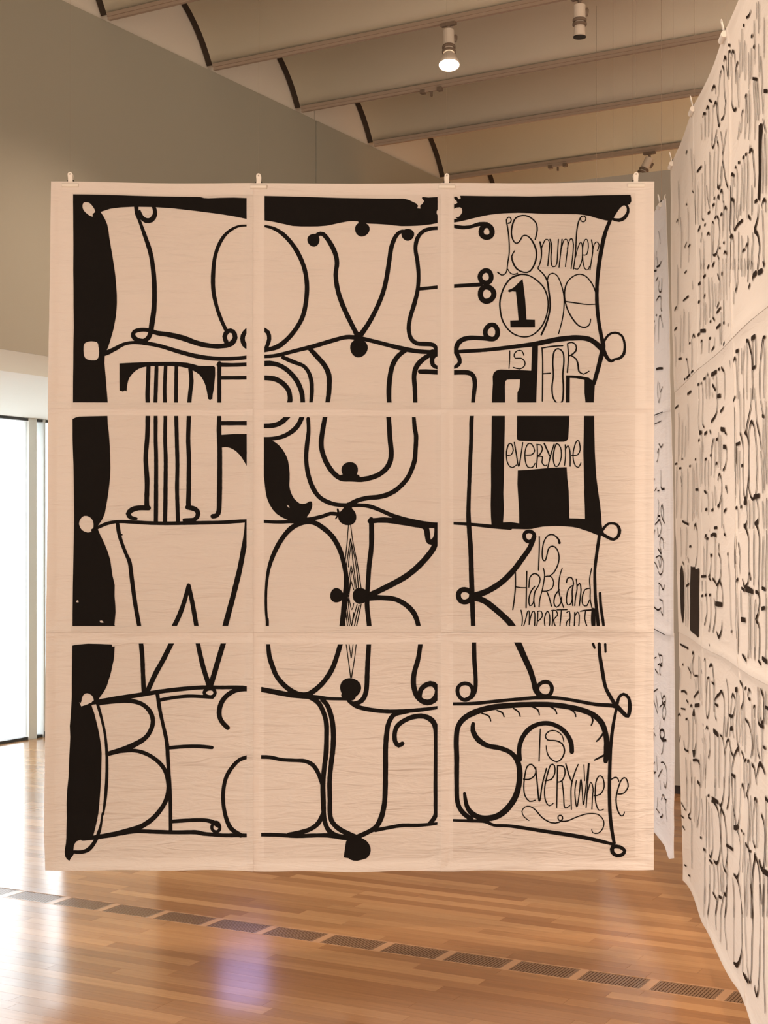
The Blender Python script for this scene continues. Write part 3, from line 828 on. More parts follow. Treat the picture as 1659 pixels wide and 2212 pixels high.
INK['C'] = F_('185,205 400,207 550,206 700,208 900,206 1080,208 1200,206 1455,205 1461,230 1462,255 1450,278 1425,284 1400,287 1378,305 1360,330 1344,356 1330,380 1316,395 1300,402 1270,397 1240,390 1195,377 1150,362 1100,353 1050,347 920,345 800,343 720,338 620,335 560,337 500,340 450,345 400,352 340,365 280,380 230,393 180,405 135,413 135,386 165,382 150,374 178,366 190,350 200,335 201,318 196,300 182,294 160,297 135,308 135,272 150,270 165,260 158,244 142,232 140,214 160,212 175,232 190,226') \
 + F_('650,842 656,880 662,930 670,1000 675,1070 680,1145 742,1147 743,1203 560,1203 558,1152 620,1150 612,1050 600,938 575,935 552,942 541,935 545,924 570,915 592,900 610,880') \
 + F_('420,1815 425,1700 430,1620 428,1570 434,1545 450,1527 470,1518 490,1516 620,1520 715,1525 718,1440 722,1330 766,1322 764,1440 762,1530 756,1660 752,1815 612,1815 612,1690 620,1670 628,1650 632,1590 560,1590 535,1592 523,1604 520,1640 522,1815') \
 + F_('975,1560 1020,1561 1080,1565 1145,1578 1160,1592 1190,1605 1188,1650 1185,1700 1178,1815 1125,1815 1112,1690 1112,1595 1080,1588 1050,1582 1003,1580 1002,1815 973,1815') \
 + ring(383, 480, 41, 46, 40) + ring(376, 826, 42, 46, 36) + ring(385, 955, 50, 53, 40) + ring(420, 1237, 46, 53, 36) + ring(1103, 384, 20, 22, 8) \
 + S_('140,440,26 200,450,30 260,445,26 330,423,32 385,430,44', '130,895,28 220,890,28 340,883,30',
  '410,1290,34 350,1283,32 260,1280,36 200,1295,38 165,1330,38 155,1385,36 175,1420,32 183,1462,32 160,1490,28 130,1502,20', '130,1385,26 250,1378,28 400,1368,28 600,1345,30 750,1325,36 900,1295,38 1020,1282,40 1120,1285,38 1180,1310,38 1245,1368,42',
  '1305,395,26 1265,500,30 1235,640,32 1215,780,30 1205,900,28 1205,1020,28 1215,1140,26 1235,1260,28 1250,1340,36 1235,1420,36 1210,1520,32 1182,1620,30', '1325,388,20 1370,397,26 1410,380,28 1437,335,22 1432,292,18 1410,278,14',
  '1250,1320,18 1290,1260,18 1340,1242,17 1390,1265,18 1412,1330,18 1405,1400,24 1370,1435,22 1340,1440,18 1310,1455,24 1280,1430,28 1245,1360,36',
  '537,440,9 530,390,9 550,367,9 566,385,9 560,410,10 545,415,12', '535,420,10 548,520,10 551,640,10 540,720,9 533,780,9 518,806,9 493,813,9 466,793,12', '540,770,8 560,800,8 590,808,9 612,800,10',
  '745,540,11 760,470,11 750,410,11 700,365,11 650,355,11 600,375,11 575,430,12 568,500,11 585,555,11 610,570,10 635,545,10 650,515,10 680,510,10 715,540,12 745,600,13 755,660,14 740,730,12 705,785,12 660,793,11 610,770,13 580,720,13 570,670,11 592,628,8',
  '780,560,13 790,610,13 790,680,10 775,740,8 765,765,9 800,800,10 832,852,12 845,930,13 855,1020,13 850,1090,13 825,1180,14 790,1258,14', '795,600,8 815,550,9 835,540,9 852,570,9 846,660,10 838,745,9', '855,540,10 868,590,10 862,680,10 868,740,9 885,752,8 905,730,8 912,640,9 918,540,9',
  '945,540,10 935,640,9 922,755,8', '938,620,7 960,545,8 985,545,8 988,600,8 978,680,8 970,750,8', '984,610,7 1000,550,8 1018,535,9 1030,580,9 1022,690,8 1012,765,8', '1090,365,9 1070,400,10 1055,480,10 1048,600,10 1042,680,9 1030,768,9',
  '1045,680,7 1065,600,7 1085,560,8 1097,600,8 1095,690,8 1080,740,8 1060,770,8 1032,760,8', '1105,660,8 1130,655,8 1142,600,8 1135,545,8 1115,545,8 1100,600,8 1100,700,9 1115,765,8 1140,772,8 1150,745,7', '1165,545,10 1175,620,9 1165,700,9 1153,775,8', '1170,650,7 1185,580,8 1205,560,8 1222,585,8 1210,627,9',
  '615,815,14 560,840,13 510,910,12 483,1000,12 485,1080,12 505,1160,12 560,1235,11 640,1272,10 720,1262,10 790,1200,11 830,1110,10 840,1010,10 815,920,11 765,860,11 700,818,10 640,808,11 605,818,12',
  '836,850,8 845,815,9 875,800,9 910,820,9 940,890,9 958,970,10 958,1060,9 945,1150,9 918,1252,8', '965,1010,10 1050,1022,9 1130,1032,9 1195,1030,8', '1195,940,10 1170,880,10 1120,820,9 1060,808,9 1000,845,9 970,900,11 963,980,11 985,1070,11 1030,1150,12 1075,1195,11 1120,1203,10 1150,1180,10 1157,1142,9',
  '555,1378,9 555,1430,9 550,1508,8', '660,1410,9 645,1378,9 610,1378,9 588,1405,9 597,1432,9 640,1432,9 667,1458,9 665,1490,9 630,1512,9 583,1500,8',
  '795,1355,10 800,1450,10 800,1600,11 798,1752,10', '793,1358,9 870,1345,11 950,1340,9', '805,1548,10 858,1545,10', '915,1362,11 885,1385,12 875,1460,12 880,1560,11 870,1650,12 880,1730,11 920,1775,12 948,1750,13 955,1650,13 950,1560,12 958,1460,12 951,1390,11 915,1362,11',
  '985,1330,10 992,1420,10 984,1538,11', '983,1325,9 1015,1315,10 1047,1335,10 1047,1380,12 1010,1410,10 998,1415,9', '1010,1412,10 1050,1440,11 1065,1490,13 1070,1530,12 1105,1551,10 1145,1530,9', '780,1795,7 970,1795,7', '130,1538,36 240,1538,36 282,1562,36 296,1620,34 287,1710,30 278,1815,30')
INK['D'] = F_('200,160 225,146 250,139 340,137 460,134 463,200 470,250 473,290 478,360 479,420 483,520 480,580 475,640 468,700 462,740 452,800 440,860 425,898 408,925 386,957 390,985 405,1020 420,1050 438,1090 455,1130 468,1170 480,1210 488,1265 495,1320 505,1360 513,1395 512,1480 518,1550 520,1600 515,1650 512,1690 518,1705 517,1732 505,1722 490,1732 400,1730 205,1728 206,1400 210,1100 213,900 212,700 210,500 205,350 203,250',
  '247,940 250,918 260,900 270,888 285,880 305,880 325,887 340,900 350,915 355,938 355,960 348,980 338,996 325,1002 310,1003 288,996 270,985 255,965', '234,1508 244,1512 244,1525 226,1522', '402,1662 418,1660 432,1670 428,1676 408,1674') \
 + F_('1300,275 1400,268 1540,268 1540,625 1530,590 1515,548 1500,512 1480,478 1460,446 1440,420 1415,396 1390,380 1365,370 1340,365 1305,370') \
 + S_('345,985,18 400,960,24 460,935,26 540,922,24 640,925,26 760,932,28 900,935,28 1100,932,28 1300,928,26 1400,922,28 1518,915,24',
  '760,120,34 755,300,34 745,450,34 755,620,36 752,760,36 753,815,38', '765,820,38 690,820,36 640,835,40 615,865,38 635,893,32 675,900,20', '818,120,30 818,300,30 822,450,30 822,700,32 820,925,32', '890,120,28 888,300,28 893,450,30 892,700,32 888,925,32', '970,120,30 975,300,30 980,500,30 978,700,30 985,920,30',
  '1065,120,32 1060,300,32 1065,450,32 1065,650,34 1062,780,36 1065,812,38', '1055,815,34 1115,830,38 1135,865,36 1110,905,32 1030,910,24', '1292,120,30 1290,240,36 1295,400,36 1295,600,38 1293,750,38 1290,840,36 1275,875,36 1245,882,36', '1300,188,32 1420,188,32 1550,188,32',
  '535,940,28 545,1010,30 565,1080,26 600,1170,26 625,1230,30 640,1350,32 660,1500,32 680,1620,32 706,1755,30', '545,1018,16 568,1020,10', '925,1760,36 985,1640,36 1030,1520,34 1063,1398,30', '1063,1398,30 1085,1500,34 1105,1610,34 1130,1755,32', '1500,922,34 1495,1010,38 1470,1150,38 1440,1300,40 1400,1460,40 1360,1610,42 1322,1755,42')
INK['E'] = F_('100,295 165,316 192,332 215,350 240,378 260,410 275,440 285,470 293,515 297,560 297,605 295,650 298,676 305,700 316,726 330,750 350,770 370,785 390,790 410,788 428,781 445,770 462,772 466,792 465,810 459,830 450,850 438,870 425,888 460,905 470,935 420,940 350,932 310,920 270,905 235,888 200,865 172,835 150,800 136,770 125,740 117,700 112,660 105,600 100,560', '275,797 285,800 297,815 292,820 280,808') \
 + dot(728, 885, 68, 66) + dot(745, 540, 62, 64) + dot(648, 1472, 50, 54) + dot(825, 1475, 60) \
 + S_('95,208,34 170,205,36 230,185,38 285,135,38', '95,305,28 170,303,30 250,285,32 320,245,36 365,195,36 392,133,36', '95,920,24 200,925,24 300,922,26 380,915,36 470,900,30 550,880,28 600,862,28 670,868,28',
  '735,800,44 728,850,90', '655,830,14 662,860,20', '640,900,10 660,870,14', '435,155,28 438,250,30 425,360,34 420,460,32 435,570,34 470,670,36 520,740,34 590,780,34 660,797,30 740,800,32 830,800,28 900,810,32 980,840,30 1060,875,32 1150,905,36 1260,930,38 1350,940,30 1428,945,22',
  '1222,133,28 1230,230,32 1240,280,34 1235,400,34 1225,480,36 1180,590,34 1110,670,36 1040,715,36 960,738,36 880,745,34 800,765,34 745,795,36', '563,133,34 545,230,36 532,330,38 540,400,36 570,480,38 620,555,38 680,600,38 760,605,38 830,608,38 910,592,38 980,560,38 1035,500,40 1055,420,38 1045,300,38 1035,133,36', '690,590,40 800,590,40',
  '130,1755,26 130,1650,24', '127,1665,18 120,1560,20 122,1420,20 140,1280,26 180,1160,34 240,1050,36 310,970,38 400,925,42 480,930,38 560,980,38 620,1040,38 670,1130,36 700,1230,34 718,1330,36 718,1430,42 705,1530,42 695,1640,40 678,1755,36',
  '735,950,7 725,1080,7 712,1200,8 706,1260', '752,950,7 770,1080,7 800,1230,8 815,1320,8 830,1420', '750,1050,8 735,1150,8 720,1250,7', '750,1050,8 780,1180,7 800,1310,8 810,1420', '757,1080,7 740,1200,7 735,1260', '757,1080,7 770,1230,7 785,1340,7 795,1420', '755,1250,7 735,1370,7', '755,1250,7 775,1340,7 785,1420', '760,1290,7 745,1400,7 738,1460', '757,1370,7 742,1450,7 735,1530', '757,1370,7 775,1430', '735,1470,7 760,1580,7 775,1530,7',
  '715,1590,8 735,1755,8', '830,1540,8 800,1680,8 785,1755,8', '815,1545,8 790,1650,8 770,1755', '720,1520,7 735,1650,7 752,1720,7 770,1650,7 800,1540,7', '728,1480,7 745,1620,7 757,1695,7 775,1600,7', '705,1600,8 712,1755,8',
  '905,905,36 908,1000,38 905,1120,36 890,1250,36 880,1400,34 875,1500,36 875,1560,36 890,1700,36 892,1755,36', '895,918,36 1000,910,42 1100,920,44 1200,935,46 1270,945,46 1400,950,42', '1255,945,40 1310,965,42 1325,1020,42 1330,1060,38 1352,1077,40 1385,1050,42 1397,1000,42 1396,960,42', '1390,1055,42 1370,1120,42 1310,1200,44 1230,1280,44 1150,1340,44 1050,1395,44 960,1440,42 900,1470,46', '890,1488,48 980,1490,38 1080,1500,36 1160,1540,38 1220,1600,40 1250,1670,36 1268,1760,32')
INK['F'] = F_('422,120 520,120 519,220 517,300 514,450 512,600 508,710 512,820 509,880 505,928 560,925 625,935 624,850 618,740 612,640 615,540 700,535 780,528 860,520 980,516 985,600 995,690 997,780 1000,897 1060,898 1116,902 1114,800 1110,700 1112,670 1108,560 1105,400 1108,250 1110,120 1185,120 1187,250 1191,400 1196,500 1203,600 1216,700 1230,800 1238,880 1241,940 1250,995 1242,1018 1228,1027 1210,1022 1190,1015 1150,998 1110,985 1065,970 1020,962 960,957 900,955 850,957 800,960 755,968 720,977 680,979 640,978 570,976 500,970 460,965 420,960 415,880 413,800 416,650 415,500 420,300') \
 + F_('610,120 1002,120 999,190 995,250 992,300 982,318 960,327 880,328 800,325 700,322 640,320 620,318 611,308 608,290 610,220') \
 + ring(700, 1032, 38, 38, 28) + ring(222, 1475, 50, 46, 38) \
 + S_('275,120,30 270,180,32 268,300,30 262,450,30 255,600,30 250,750,30 248,880,34 255,1000,36 265,1130,36 270,1300,38 275,1450,38 280,1600,36 285,1745,34', '130,934,20 260,942,24 420,958,28 560,970,28', '1240,1005,22 1275,950,20 1310,934,18 1355,945,20 1375,985,26 1365,1030,24 1330,1055,22 1290,1040,24 1240,1005,30',
  '532,427,9 565,425,9 582,390,9 570,345,10 548,345,10 532,400,11 535,470,9 555,510,9 580,518,9 605,500,8', '590,332,10 605,420,10 622,512,10 640,420,9 653,333,9', '668,425,9 715,425,10 742,395,9 720,345,9 690,345,9 670,400,9 672,470,9 690,515,9 725,517,9 744,488,8', '760,345,10 762,430,10 754,517,10', '756,350,9 785,350,10 800,380,10 785,415,10 763,437,13', '770,435,10 800,440,10 795,480,9 815,505,9 832,500,8', '813,340,13 840,400,11 852,432,10', '887,345,10 860,430,10 839,518,9', '905,340,10 885,400,10 880,460,10 895,510,9 920,500,9 940,440,9 935,370,9 905,340,9', '970,350,10 972,430,9 964,502,9', '970,385,9 990,355,10 1005,400,10 1006,508,9', '1018,430,9 1060,425,9 1082,385,9 1070,320,10 1050,330,9 1030,400,9 1030,460,9 1045,505,9 1070,516,9 1086,484,8',
  '737,1035,34 702,1120,38 640,1210,40 580,1290,42 500,1370,44 410,1430,44 340,1460,46 275,1478,48', '285,1488,48 360,1510,44 430,1560,46 500,1620,46 560,1680,46 615,1760,46', '1225,1015,24 1205,1150,24 1190,1280,22 1190,1400,24 1195,1500,24 1208,1620,26 1219,1745,24', '1228,1455,20 1235,1560,22 1250,1660,22 1259,1730,20', '1180,1580,30 1178,1650,36 1180,1726,26',
  '775,1035,10 775,1120,10 770,1283,10', '925,1080,20 915,1050,13 880,1020,10 840,1025,10 810,1070,10 797,1140,10 800,1200,10 818,1215,10 830,1180,10 845,1120,10 875,1105,10 905,1125,10 922,1180,10 915,1240,10 885,1300,10 855,1325,9', '597,1298,11 598,1400,11 590,1500,10 579,1578,10', '683,1292,10 680,1400,10 678,1563,11', '598,1408,10 640,1415,9 682,1415,9', '698,1412,9 705,1340,10 735,1310,10 765,1320,11 782,1350,9 770,1400,9 745,1440,10 735,1500,10 742,1558,9', '742,1405,9 715,1440,10 698,1500,10 705,1550,10 730,1530,9 738,1480,8', '805,1268,8 815,1320,9 800,1420,9 780,1500,9 775,1558,10', '818,1332,9 860,1330,9 882,1370,9 870,1420,9 830,1440,9 798,1440,9', '830,1440,9 850,1490,10 866,1552,10', '946,1268,8 925,1340,9 920,1430,9 935,1500,9 957,1562,9', '925,1430,10 895,1470,10 885,1530,10 905,1560,10 935,1530,10 942,1485,9', '978,1377,9 985,1345,10 1015,1340,10 1030,1380,10 1020,1440,10 1025,1548,10', '1020,1400,9 990,1430,9 978,1500,9 985,1540,9 1010,1535,9 1025,1480,8', '1050,1350,9 1057,1420,9 1047,1480,9 1040,1548,9', '1055,1410,9 1075,1380,10 1086,1430,10 1074,1548,10', '1166,1268,8 1150,1350,9 1155,1430,9 1155,1500,9 1170,1572,9', '1150,1420,9 1115,1430,9 1095,1490,9 1100,1540,9 1130,1550,9 1150,1505,8',
  '640,1583,9 650,1640,9 645,1700,9 632,1714,9', '653,1722,8 675,1650,9 690,1590,9 702,1600,9 700,1690,8', '700,1690,7 715,1620,8 730,1590,9 743,1610,9 740,1718,9', '765,1600,9 762,1660,9 754,1728,9', '763,1592,9 790,1590,9 798,1630,9 770,1662,9', '835,1590,9 815,1640,9 818,1700,9 835,1725,9 852,1690,9 852,1620,9 835,1590,9', '875,1590,10 875,1660,10 867,1728,9', '868,1585,9 900,1585,9 912,1620,9 883,1652,9 895,1700,9 917,1730,9', '908,1580,9 982,1578,9', '940,1585,9 935,1650,9 930,1700,9 945,1728,9 967,1725,8', '980,1600,9 1000,1590,9 1005,1640,9 1000,1690,9 1012,1730,9', '1000,1650,9 980,1670,9 978,1715,9 1000,1708,8', '1040,1600,10 1038,1670,10 1034,1732,9', '1040,1630,8 1060,1595,9 1073,1620,9 1071,1690,9 1065,1735,9', '1083,1590,9 1120,1583,11 1168,1580,11', '1120,1590,9 1115,1650,9 1130,1700,9 1136,1735,9')
INK['G'] = F_('238,118 260,112 350,104 430,106 525,110 530,128 548,125 545,190 540,230 530,270 524,305 515,340 503,378 490,420 474,452 455,480 440,500 428,520 425,545 375,563 384,592 395,620 408,670 420,720 431,775 440,830 446,875 450,920 449,980 447,1040 444,1120 440,1200 434,1285 425,1370 416,1420 405,1470 398,1500 390,1530 375,1548 340,1560 290,1565 265,1575 254,1592 248,1612 246,1640 250,1665 240,1685 230,1700 222,1720 212,1712 204,1702 198,1690 194,1660 196,1630 202,1590 205,1550 206,1400 205,1300 208,1200 215,1100 220,950 225,800 223,720 228,650 232,560 235,500 236,300',
  '283,540 292,548 300,535 302,520 305,505 315,487 330,475 345,474 360,478 375,488 385,500 390,515 392,535 370,544 340,558 298,572') \
 + ring(1255, 472, 40, 30, 26) + ring(1300, 1475, 30, 36, 24) \
 + S_('390,545,28 470,528,34 600,507,36 760,482,34 900,460,32 1050,443,32 1200,432,30 1350,432,28 1500,432,28 1565,446,22', '420,555,24 450,660,20 475,780,20 488,930,22 488,1080,24 478,1250,24 460,1380,14', '455,1370,14 445,1450,18 430,1510,26 400,1580,30 355,1635,32 300,1655,28 250,1653,24', '425,548,32 560,532,36 660,530,34 750,555,32 810,610,34 832,680,34 815,750,34 772,810,36 700,855,42 620,890,42 500,925,34', '500,925,26 600,905,30 700,903,28 790,930,30 870,985,32 920,1050,32 945,1130,36 945,1220,36 910,1310,34 840,1400,36 750,1465,38 650,1500,40 550,1525,38 420,1545,34 310,1557,30',
  '600,1522,28 700,1505,30 850,1508,30 1000,1512,30 1150,1513,32 1210,1525,30 1350,1535,28 1440,1533,30 1545,1532,28', '865,480,30 880,580,28 905,700,26 935,840,30 942,950,30 950,1080,28 955,1180,30 960,1300,26 962,1505,28', '880,526,28 980,508,26 1090,497,26 1200,500,26 1275,505,26', '948,882,28 1080,872,28 1180,872,28 1272,880,26', '970,1432,28 1080,1425,28 1200,1422,28 1270,1435,34 1320,1465,34',
  '742,95,34 752,200,34 758,330,32 765,470,36', '972,95,38 910,220,38 850,330,38 790,462,36', '1163,95,32 1190,220,36 1220,330,36 1250,415,42', '1358,95,38 1320,220,40 1285,340,40 1260,420,40', '1550,442,38 1460,450,36 1385,490,36 1340,550,38 1325,620,38 1340,680,36 1388,732,36', '1555,946,28 1480,970,28 1420,1030,30 1375,1110,30 1355,1220,30 1360,1330,30 1385,1430,32 1420,1490,36 1485,1532,36')
INK['H'] = F_('735,1545 780,1535 820,1540 845,1552 870,1568 888,1590 900,1615 902,1640 898,1662 886,1680 870,1695 835,1705 800,1712 772,1710 750,1703 735,1692 720,1690 700,1686 703,1660 708,1630 712,1600 718,1570') \
 + dot(750, 437, 79, 77) \
 + S_('135,105,28 145,200,36 170,280,38 200,350,36 260,420,38 340,475,42 420,485,38 480,455,38 550,390,38 610,300,38 645,210,36 678,100,36', '85,447,38 180,465,38 300,487,38 400,497,38 500,505,32 600,515,24 720,517,24', '700,490,40 760,500,60', '735,528,28 790,570,32 880,595,32 1000,610,30 1120,610,30 1250,602,30 1423,580,22',
  '717,100,7 735,230,7 752,357,9', '794,100,7 780,220,7 758,357,9', '739,100,7 755,210,7', '771,100,7 757,210,7', '888,100,36 880,220,36 875,330,36 870,440,36 850,510,38 810,545,36 755,550,22', '1272,112,34 1255,220,36 1225,330,38 1222,420,40 1250,500,42 1300,540,44 1350,540,44 1390,505,46 1400,450,42 1370,408,42 1320,410,40 1275,450,38 1266,500,36',
  '450,505,36 510,545,38 550,620,36 570,700,36 572,800,36 568,920,38 555,1030,36 545,1150,38 548,1280,38 555,1400,34 580,1480,36 640,1530,42 740,1545,38', '540,522,34 580,570,36 610,660,38 622,760,38 620,880,38 605,1010,36 595,1130,36 597,1260,36 600,1390,36 630,1450,36 690,1495,38 790,1540,38', '80,950,28 150,952,28 240,970,26 330,975,26 410,980,30 470,1010,32 510,1070,32 540,1150,32', '548,1370,36 510,1440,36 450,1485,34 370,1510,34 290,1525,32', '75,1525,26 200,1526,28 350,1535,30 500,1530,30 600,1530,34 730,1548,34',
  '795,1542,36 880,1505,34 940,1470,38 980,1400,40 1003,1300,38 1010,1180,38 1012,1050,38 1012,900,38 1020,780,38 1035,700,36 1070,640,36 1130,620,32 1185,614,22', '935,1492,28 1040,1475,26 1140,1460,28 1250,1460,26 1350,1452,24 1423,1443,14', '1138,852,32 1110,866,36 1085,840,34 1080,780,34 1100,720,36 1160,675,36 1230,650,38 1300,648,38 1360,680,42 1387,740,40 1393,850,40 1392,1000,40 1390,1150,40 1390,1300,38 1385,1390,34 1345,1445,32')
INK['I'] = ring(198, 410, 50, 55, 26) + ring(727, 393, 48, 47, 26) \
 + S_('258,75,28 260,200,30 268,320,28 265,400,28 242,445,28 205,464,28', '542,72,46 590,180,40 630,270,38 655,350,36 666,400,36 692,437,32', '112,493,20 250,490,24 400,475,22 550,460,22 700,450,26 830,455,22 950,475,22 1060,495,24 1180,505,28 1220,522,30', '1088,95,22 1092,170,24 1110,280,26 1130,380,24 1165,450,26 1205,515,28', '1047,95,18 1058,122,14', '1128,97,16 1130,147,14', '1205,505,22 1220,450,20 1250,428,20 1285,455,22 1292,520,26 1280,575,24 1250,555,28 1208,510,30',
  '1202,530,18 1180,640,22 1165,760,24 1158,900,24 1155,1050,24 1158,1200,24 1170,1320,24 1187,1415,22', '1178,1440,28 1175,1475,28 1205,1497,24 1240,1490,24 1257,1465,24 1225,1440,24 1178,1440,28',
  '240,1258,32 180,1210,32 148,1140,32 143,1000,32 143,850,34 140,740,34 150,650,34 190,590,38 270,545,40 380,515,38 520,500,36 680,495,34 800,500,34 920,520,36 1020,550,36 1080,590,38 1115,640,38 1135,720,36 1135,800,36 1130,872,30', '310,555,10 355,572,10 368,605,9', '410,536,10 445,550,11 456,577,9', '520,522,10 552,545,11 563,575,8', '640,510,10 680,530,11 690,565,8', '760,510,10 795,530,11 806,558,8', '895,528,10 925,550,11 932,577,8', '1028,560,10 1046,600,13 1034,634,8', '1120,680,15 1095,715,13 1070,740,10', '1120,832,15 1085,850,13 1056,864,10',
  '252,625,26 250,670,34 285,730,36 350,770,32 430,785,32 500,815,32 545,870,36 560,950,38 550,1050,38 520,1130,40 460,1205,40 390,1245,40 310,1250,38 245,1220,34 210,1170,30 195,1088,20', '560,860,30 556,790,30 575,720,32 620,660,32 680,627,30 750,620,30 820,645,30 870,690,32 900,750,32 905,808,30', '112,1264,16 220,1268,20 330,1272,24 390,1297,20 500,1302,22 700,1330,24 900,1362,26 1050,1392,26 1185,1424,20',
  '696,658,7 692,750,9 688,870,9', '852,742,7 840,700,7 800,670,8 755,672,9 730,700,9 745,730,9 800,735,9 840,755,10 857,800,11 840,850,10 805,875,9 760,850,9 740,810,8 735,768,6', '585,990,9 620,992,9 655,970,9 667,930,9 640,892,9 610,905,9 595,960,9 587,1040,9 595,1100,9 625,1138,9 662,1130,8', '665,912,9 675,1010,10 690,1138,10 710,1020,9 737,918,9', '728,1000,9 770,990,9 792,950,9 790,900,9 765,895,9 745,950,9 725,1050,9 730,1130,9 755,1167,8 782,1150,7', '810,898,9 808,1000,9 805,1178,8', '812,900,9 850,905,9 860,950,9 840,1000,9 810,1010,8', '840,1005,9 850,1090,9 855,1170,9 870,1180,8 892,1165,7', '865,888,9 885,960,10 902,1002,9', '947,893,8 920,960,9 900,1050,9 902,1190,8', '935,1000,8 925,1080,8 938,1175,9 955,1080,8 965,990,9 975,1080,8 982,1160,8 1000,1030,8 1015,888,7', '985,895,7 990,1000,7', '1020,888,8 1012,1000,9 1000,1178,8', '1010,1080,7 1030,1010,8 1046,1050,8 1042,1110,8 1038,1188,8', '1053,1100,9 1095,1090,9 1120,1040,9 1110,980,9 1085,970,9 1065,1010,9 1060,1090,9 1065,1150,9 1085,1197,8 1114,1190,7', '1168,992,8 1190,980,10 1210,985,9 1218,1008,7', '1213,1090,9 1250,1085,9 1280,1040,9 1265,985,9 1240,990,9 1220,1030,9 1200,1110,10 1205,1180,10 1225,1227,9 1245,1232,8 1256,1208,6', '622,1264,6 590,1240,7 575,1205,7 595,1175,7 630,1172,8 665,1195,9 710,1245,9 770,1278,9 820,1275,9 845,1250,9 835,1230,9 815,1235,9 820,1262,9 870,1268,9 940,1240,8 1010,1220,8 1080,1225,8 1117,1270,8 1110,1320,8 1080,1350,8 1045,1347,7 1037,1323,6')

RINK = {}
RINK['1'] = S_('1060,900 1055,1400 1060,1600 1085,1720,11 1110,1752,13 1135,1720', '1065,880 1080,810,10 1095,778,13 1115,812,10 1120,900 1126,1300', '1165,955,14 1142,1020,11 1130,1100 1126,1300', '925,960,9 948,900,18 970,935,10 985,1020 1000,1200', '905,1030,10 925,1080,11 938,1170 940,1400 955,1650 930,1830', '885,1100,10 862,1180 855,1260 842,1500', '740,1400 755,1350,10 775,1322,18 792,1362,9 795,1450', '698,1540,14 738,1582,14', '768,1670,9 795,1592,16 820,1650 830,1780 850,1990 865,1960', '610,1830 622,1770,12 652,1770,12', '660,1700 680,1650,14 697,1685', '755,1650 755,2000 755,2212', '830,1520 842,1750 850,1980', '890,1900,10 930,1830 960,1600', '1200,600 1200,1200', '1290,620 1290,1250', '1480,20 1482,260', '1512,10 1512,500', '1350,820 1345,1400', '1510,700 1500,1200', '1540,900 1562,1800', '1412,1245,14 1482,1262,14', '1285,1540,14 1300,1500,14', '1268,360,12 1282,345,12', '1395,552,13 1412,528,13', '1588,1450,13 1640,1448,13', '1425,730,12 1440,705,12', '1180,1950 1160,2212', '1290,1550 1270,2200', '1350,1450 1340,2212', '1420,1300 1420,2212', '1560,1900 1600,2100', '1320,230,10 1365,190,10 1385,120', '1250,420 1240,1100', '1390,760 1385,1240', '1450,1290 1455,1900', '1160,1100 1175,1700', '1010,800 1015,1250', '1310,1500 1315,1950', '1010,702,12 1042,698,12', '1028,805,12 1050,790,12', '1590,280 1585,900', '1440,300 1435,1000', '1480,1280 1490,1900', '1240,1750,10 1215,1850 1205,2100', '690,1700 700,2150', '640,1800 650,2200', '590,1950 600,2200') \
 + F_('1520,1965 1540,1955 1550,2000 1530,2215 1490,2215 1490,2000')
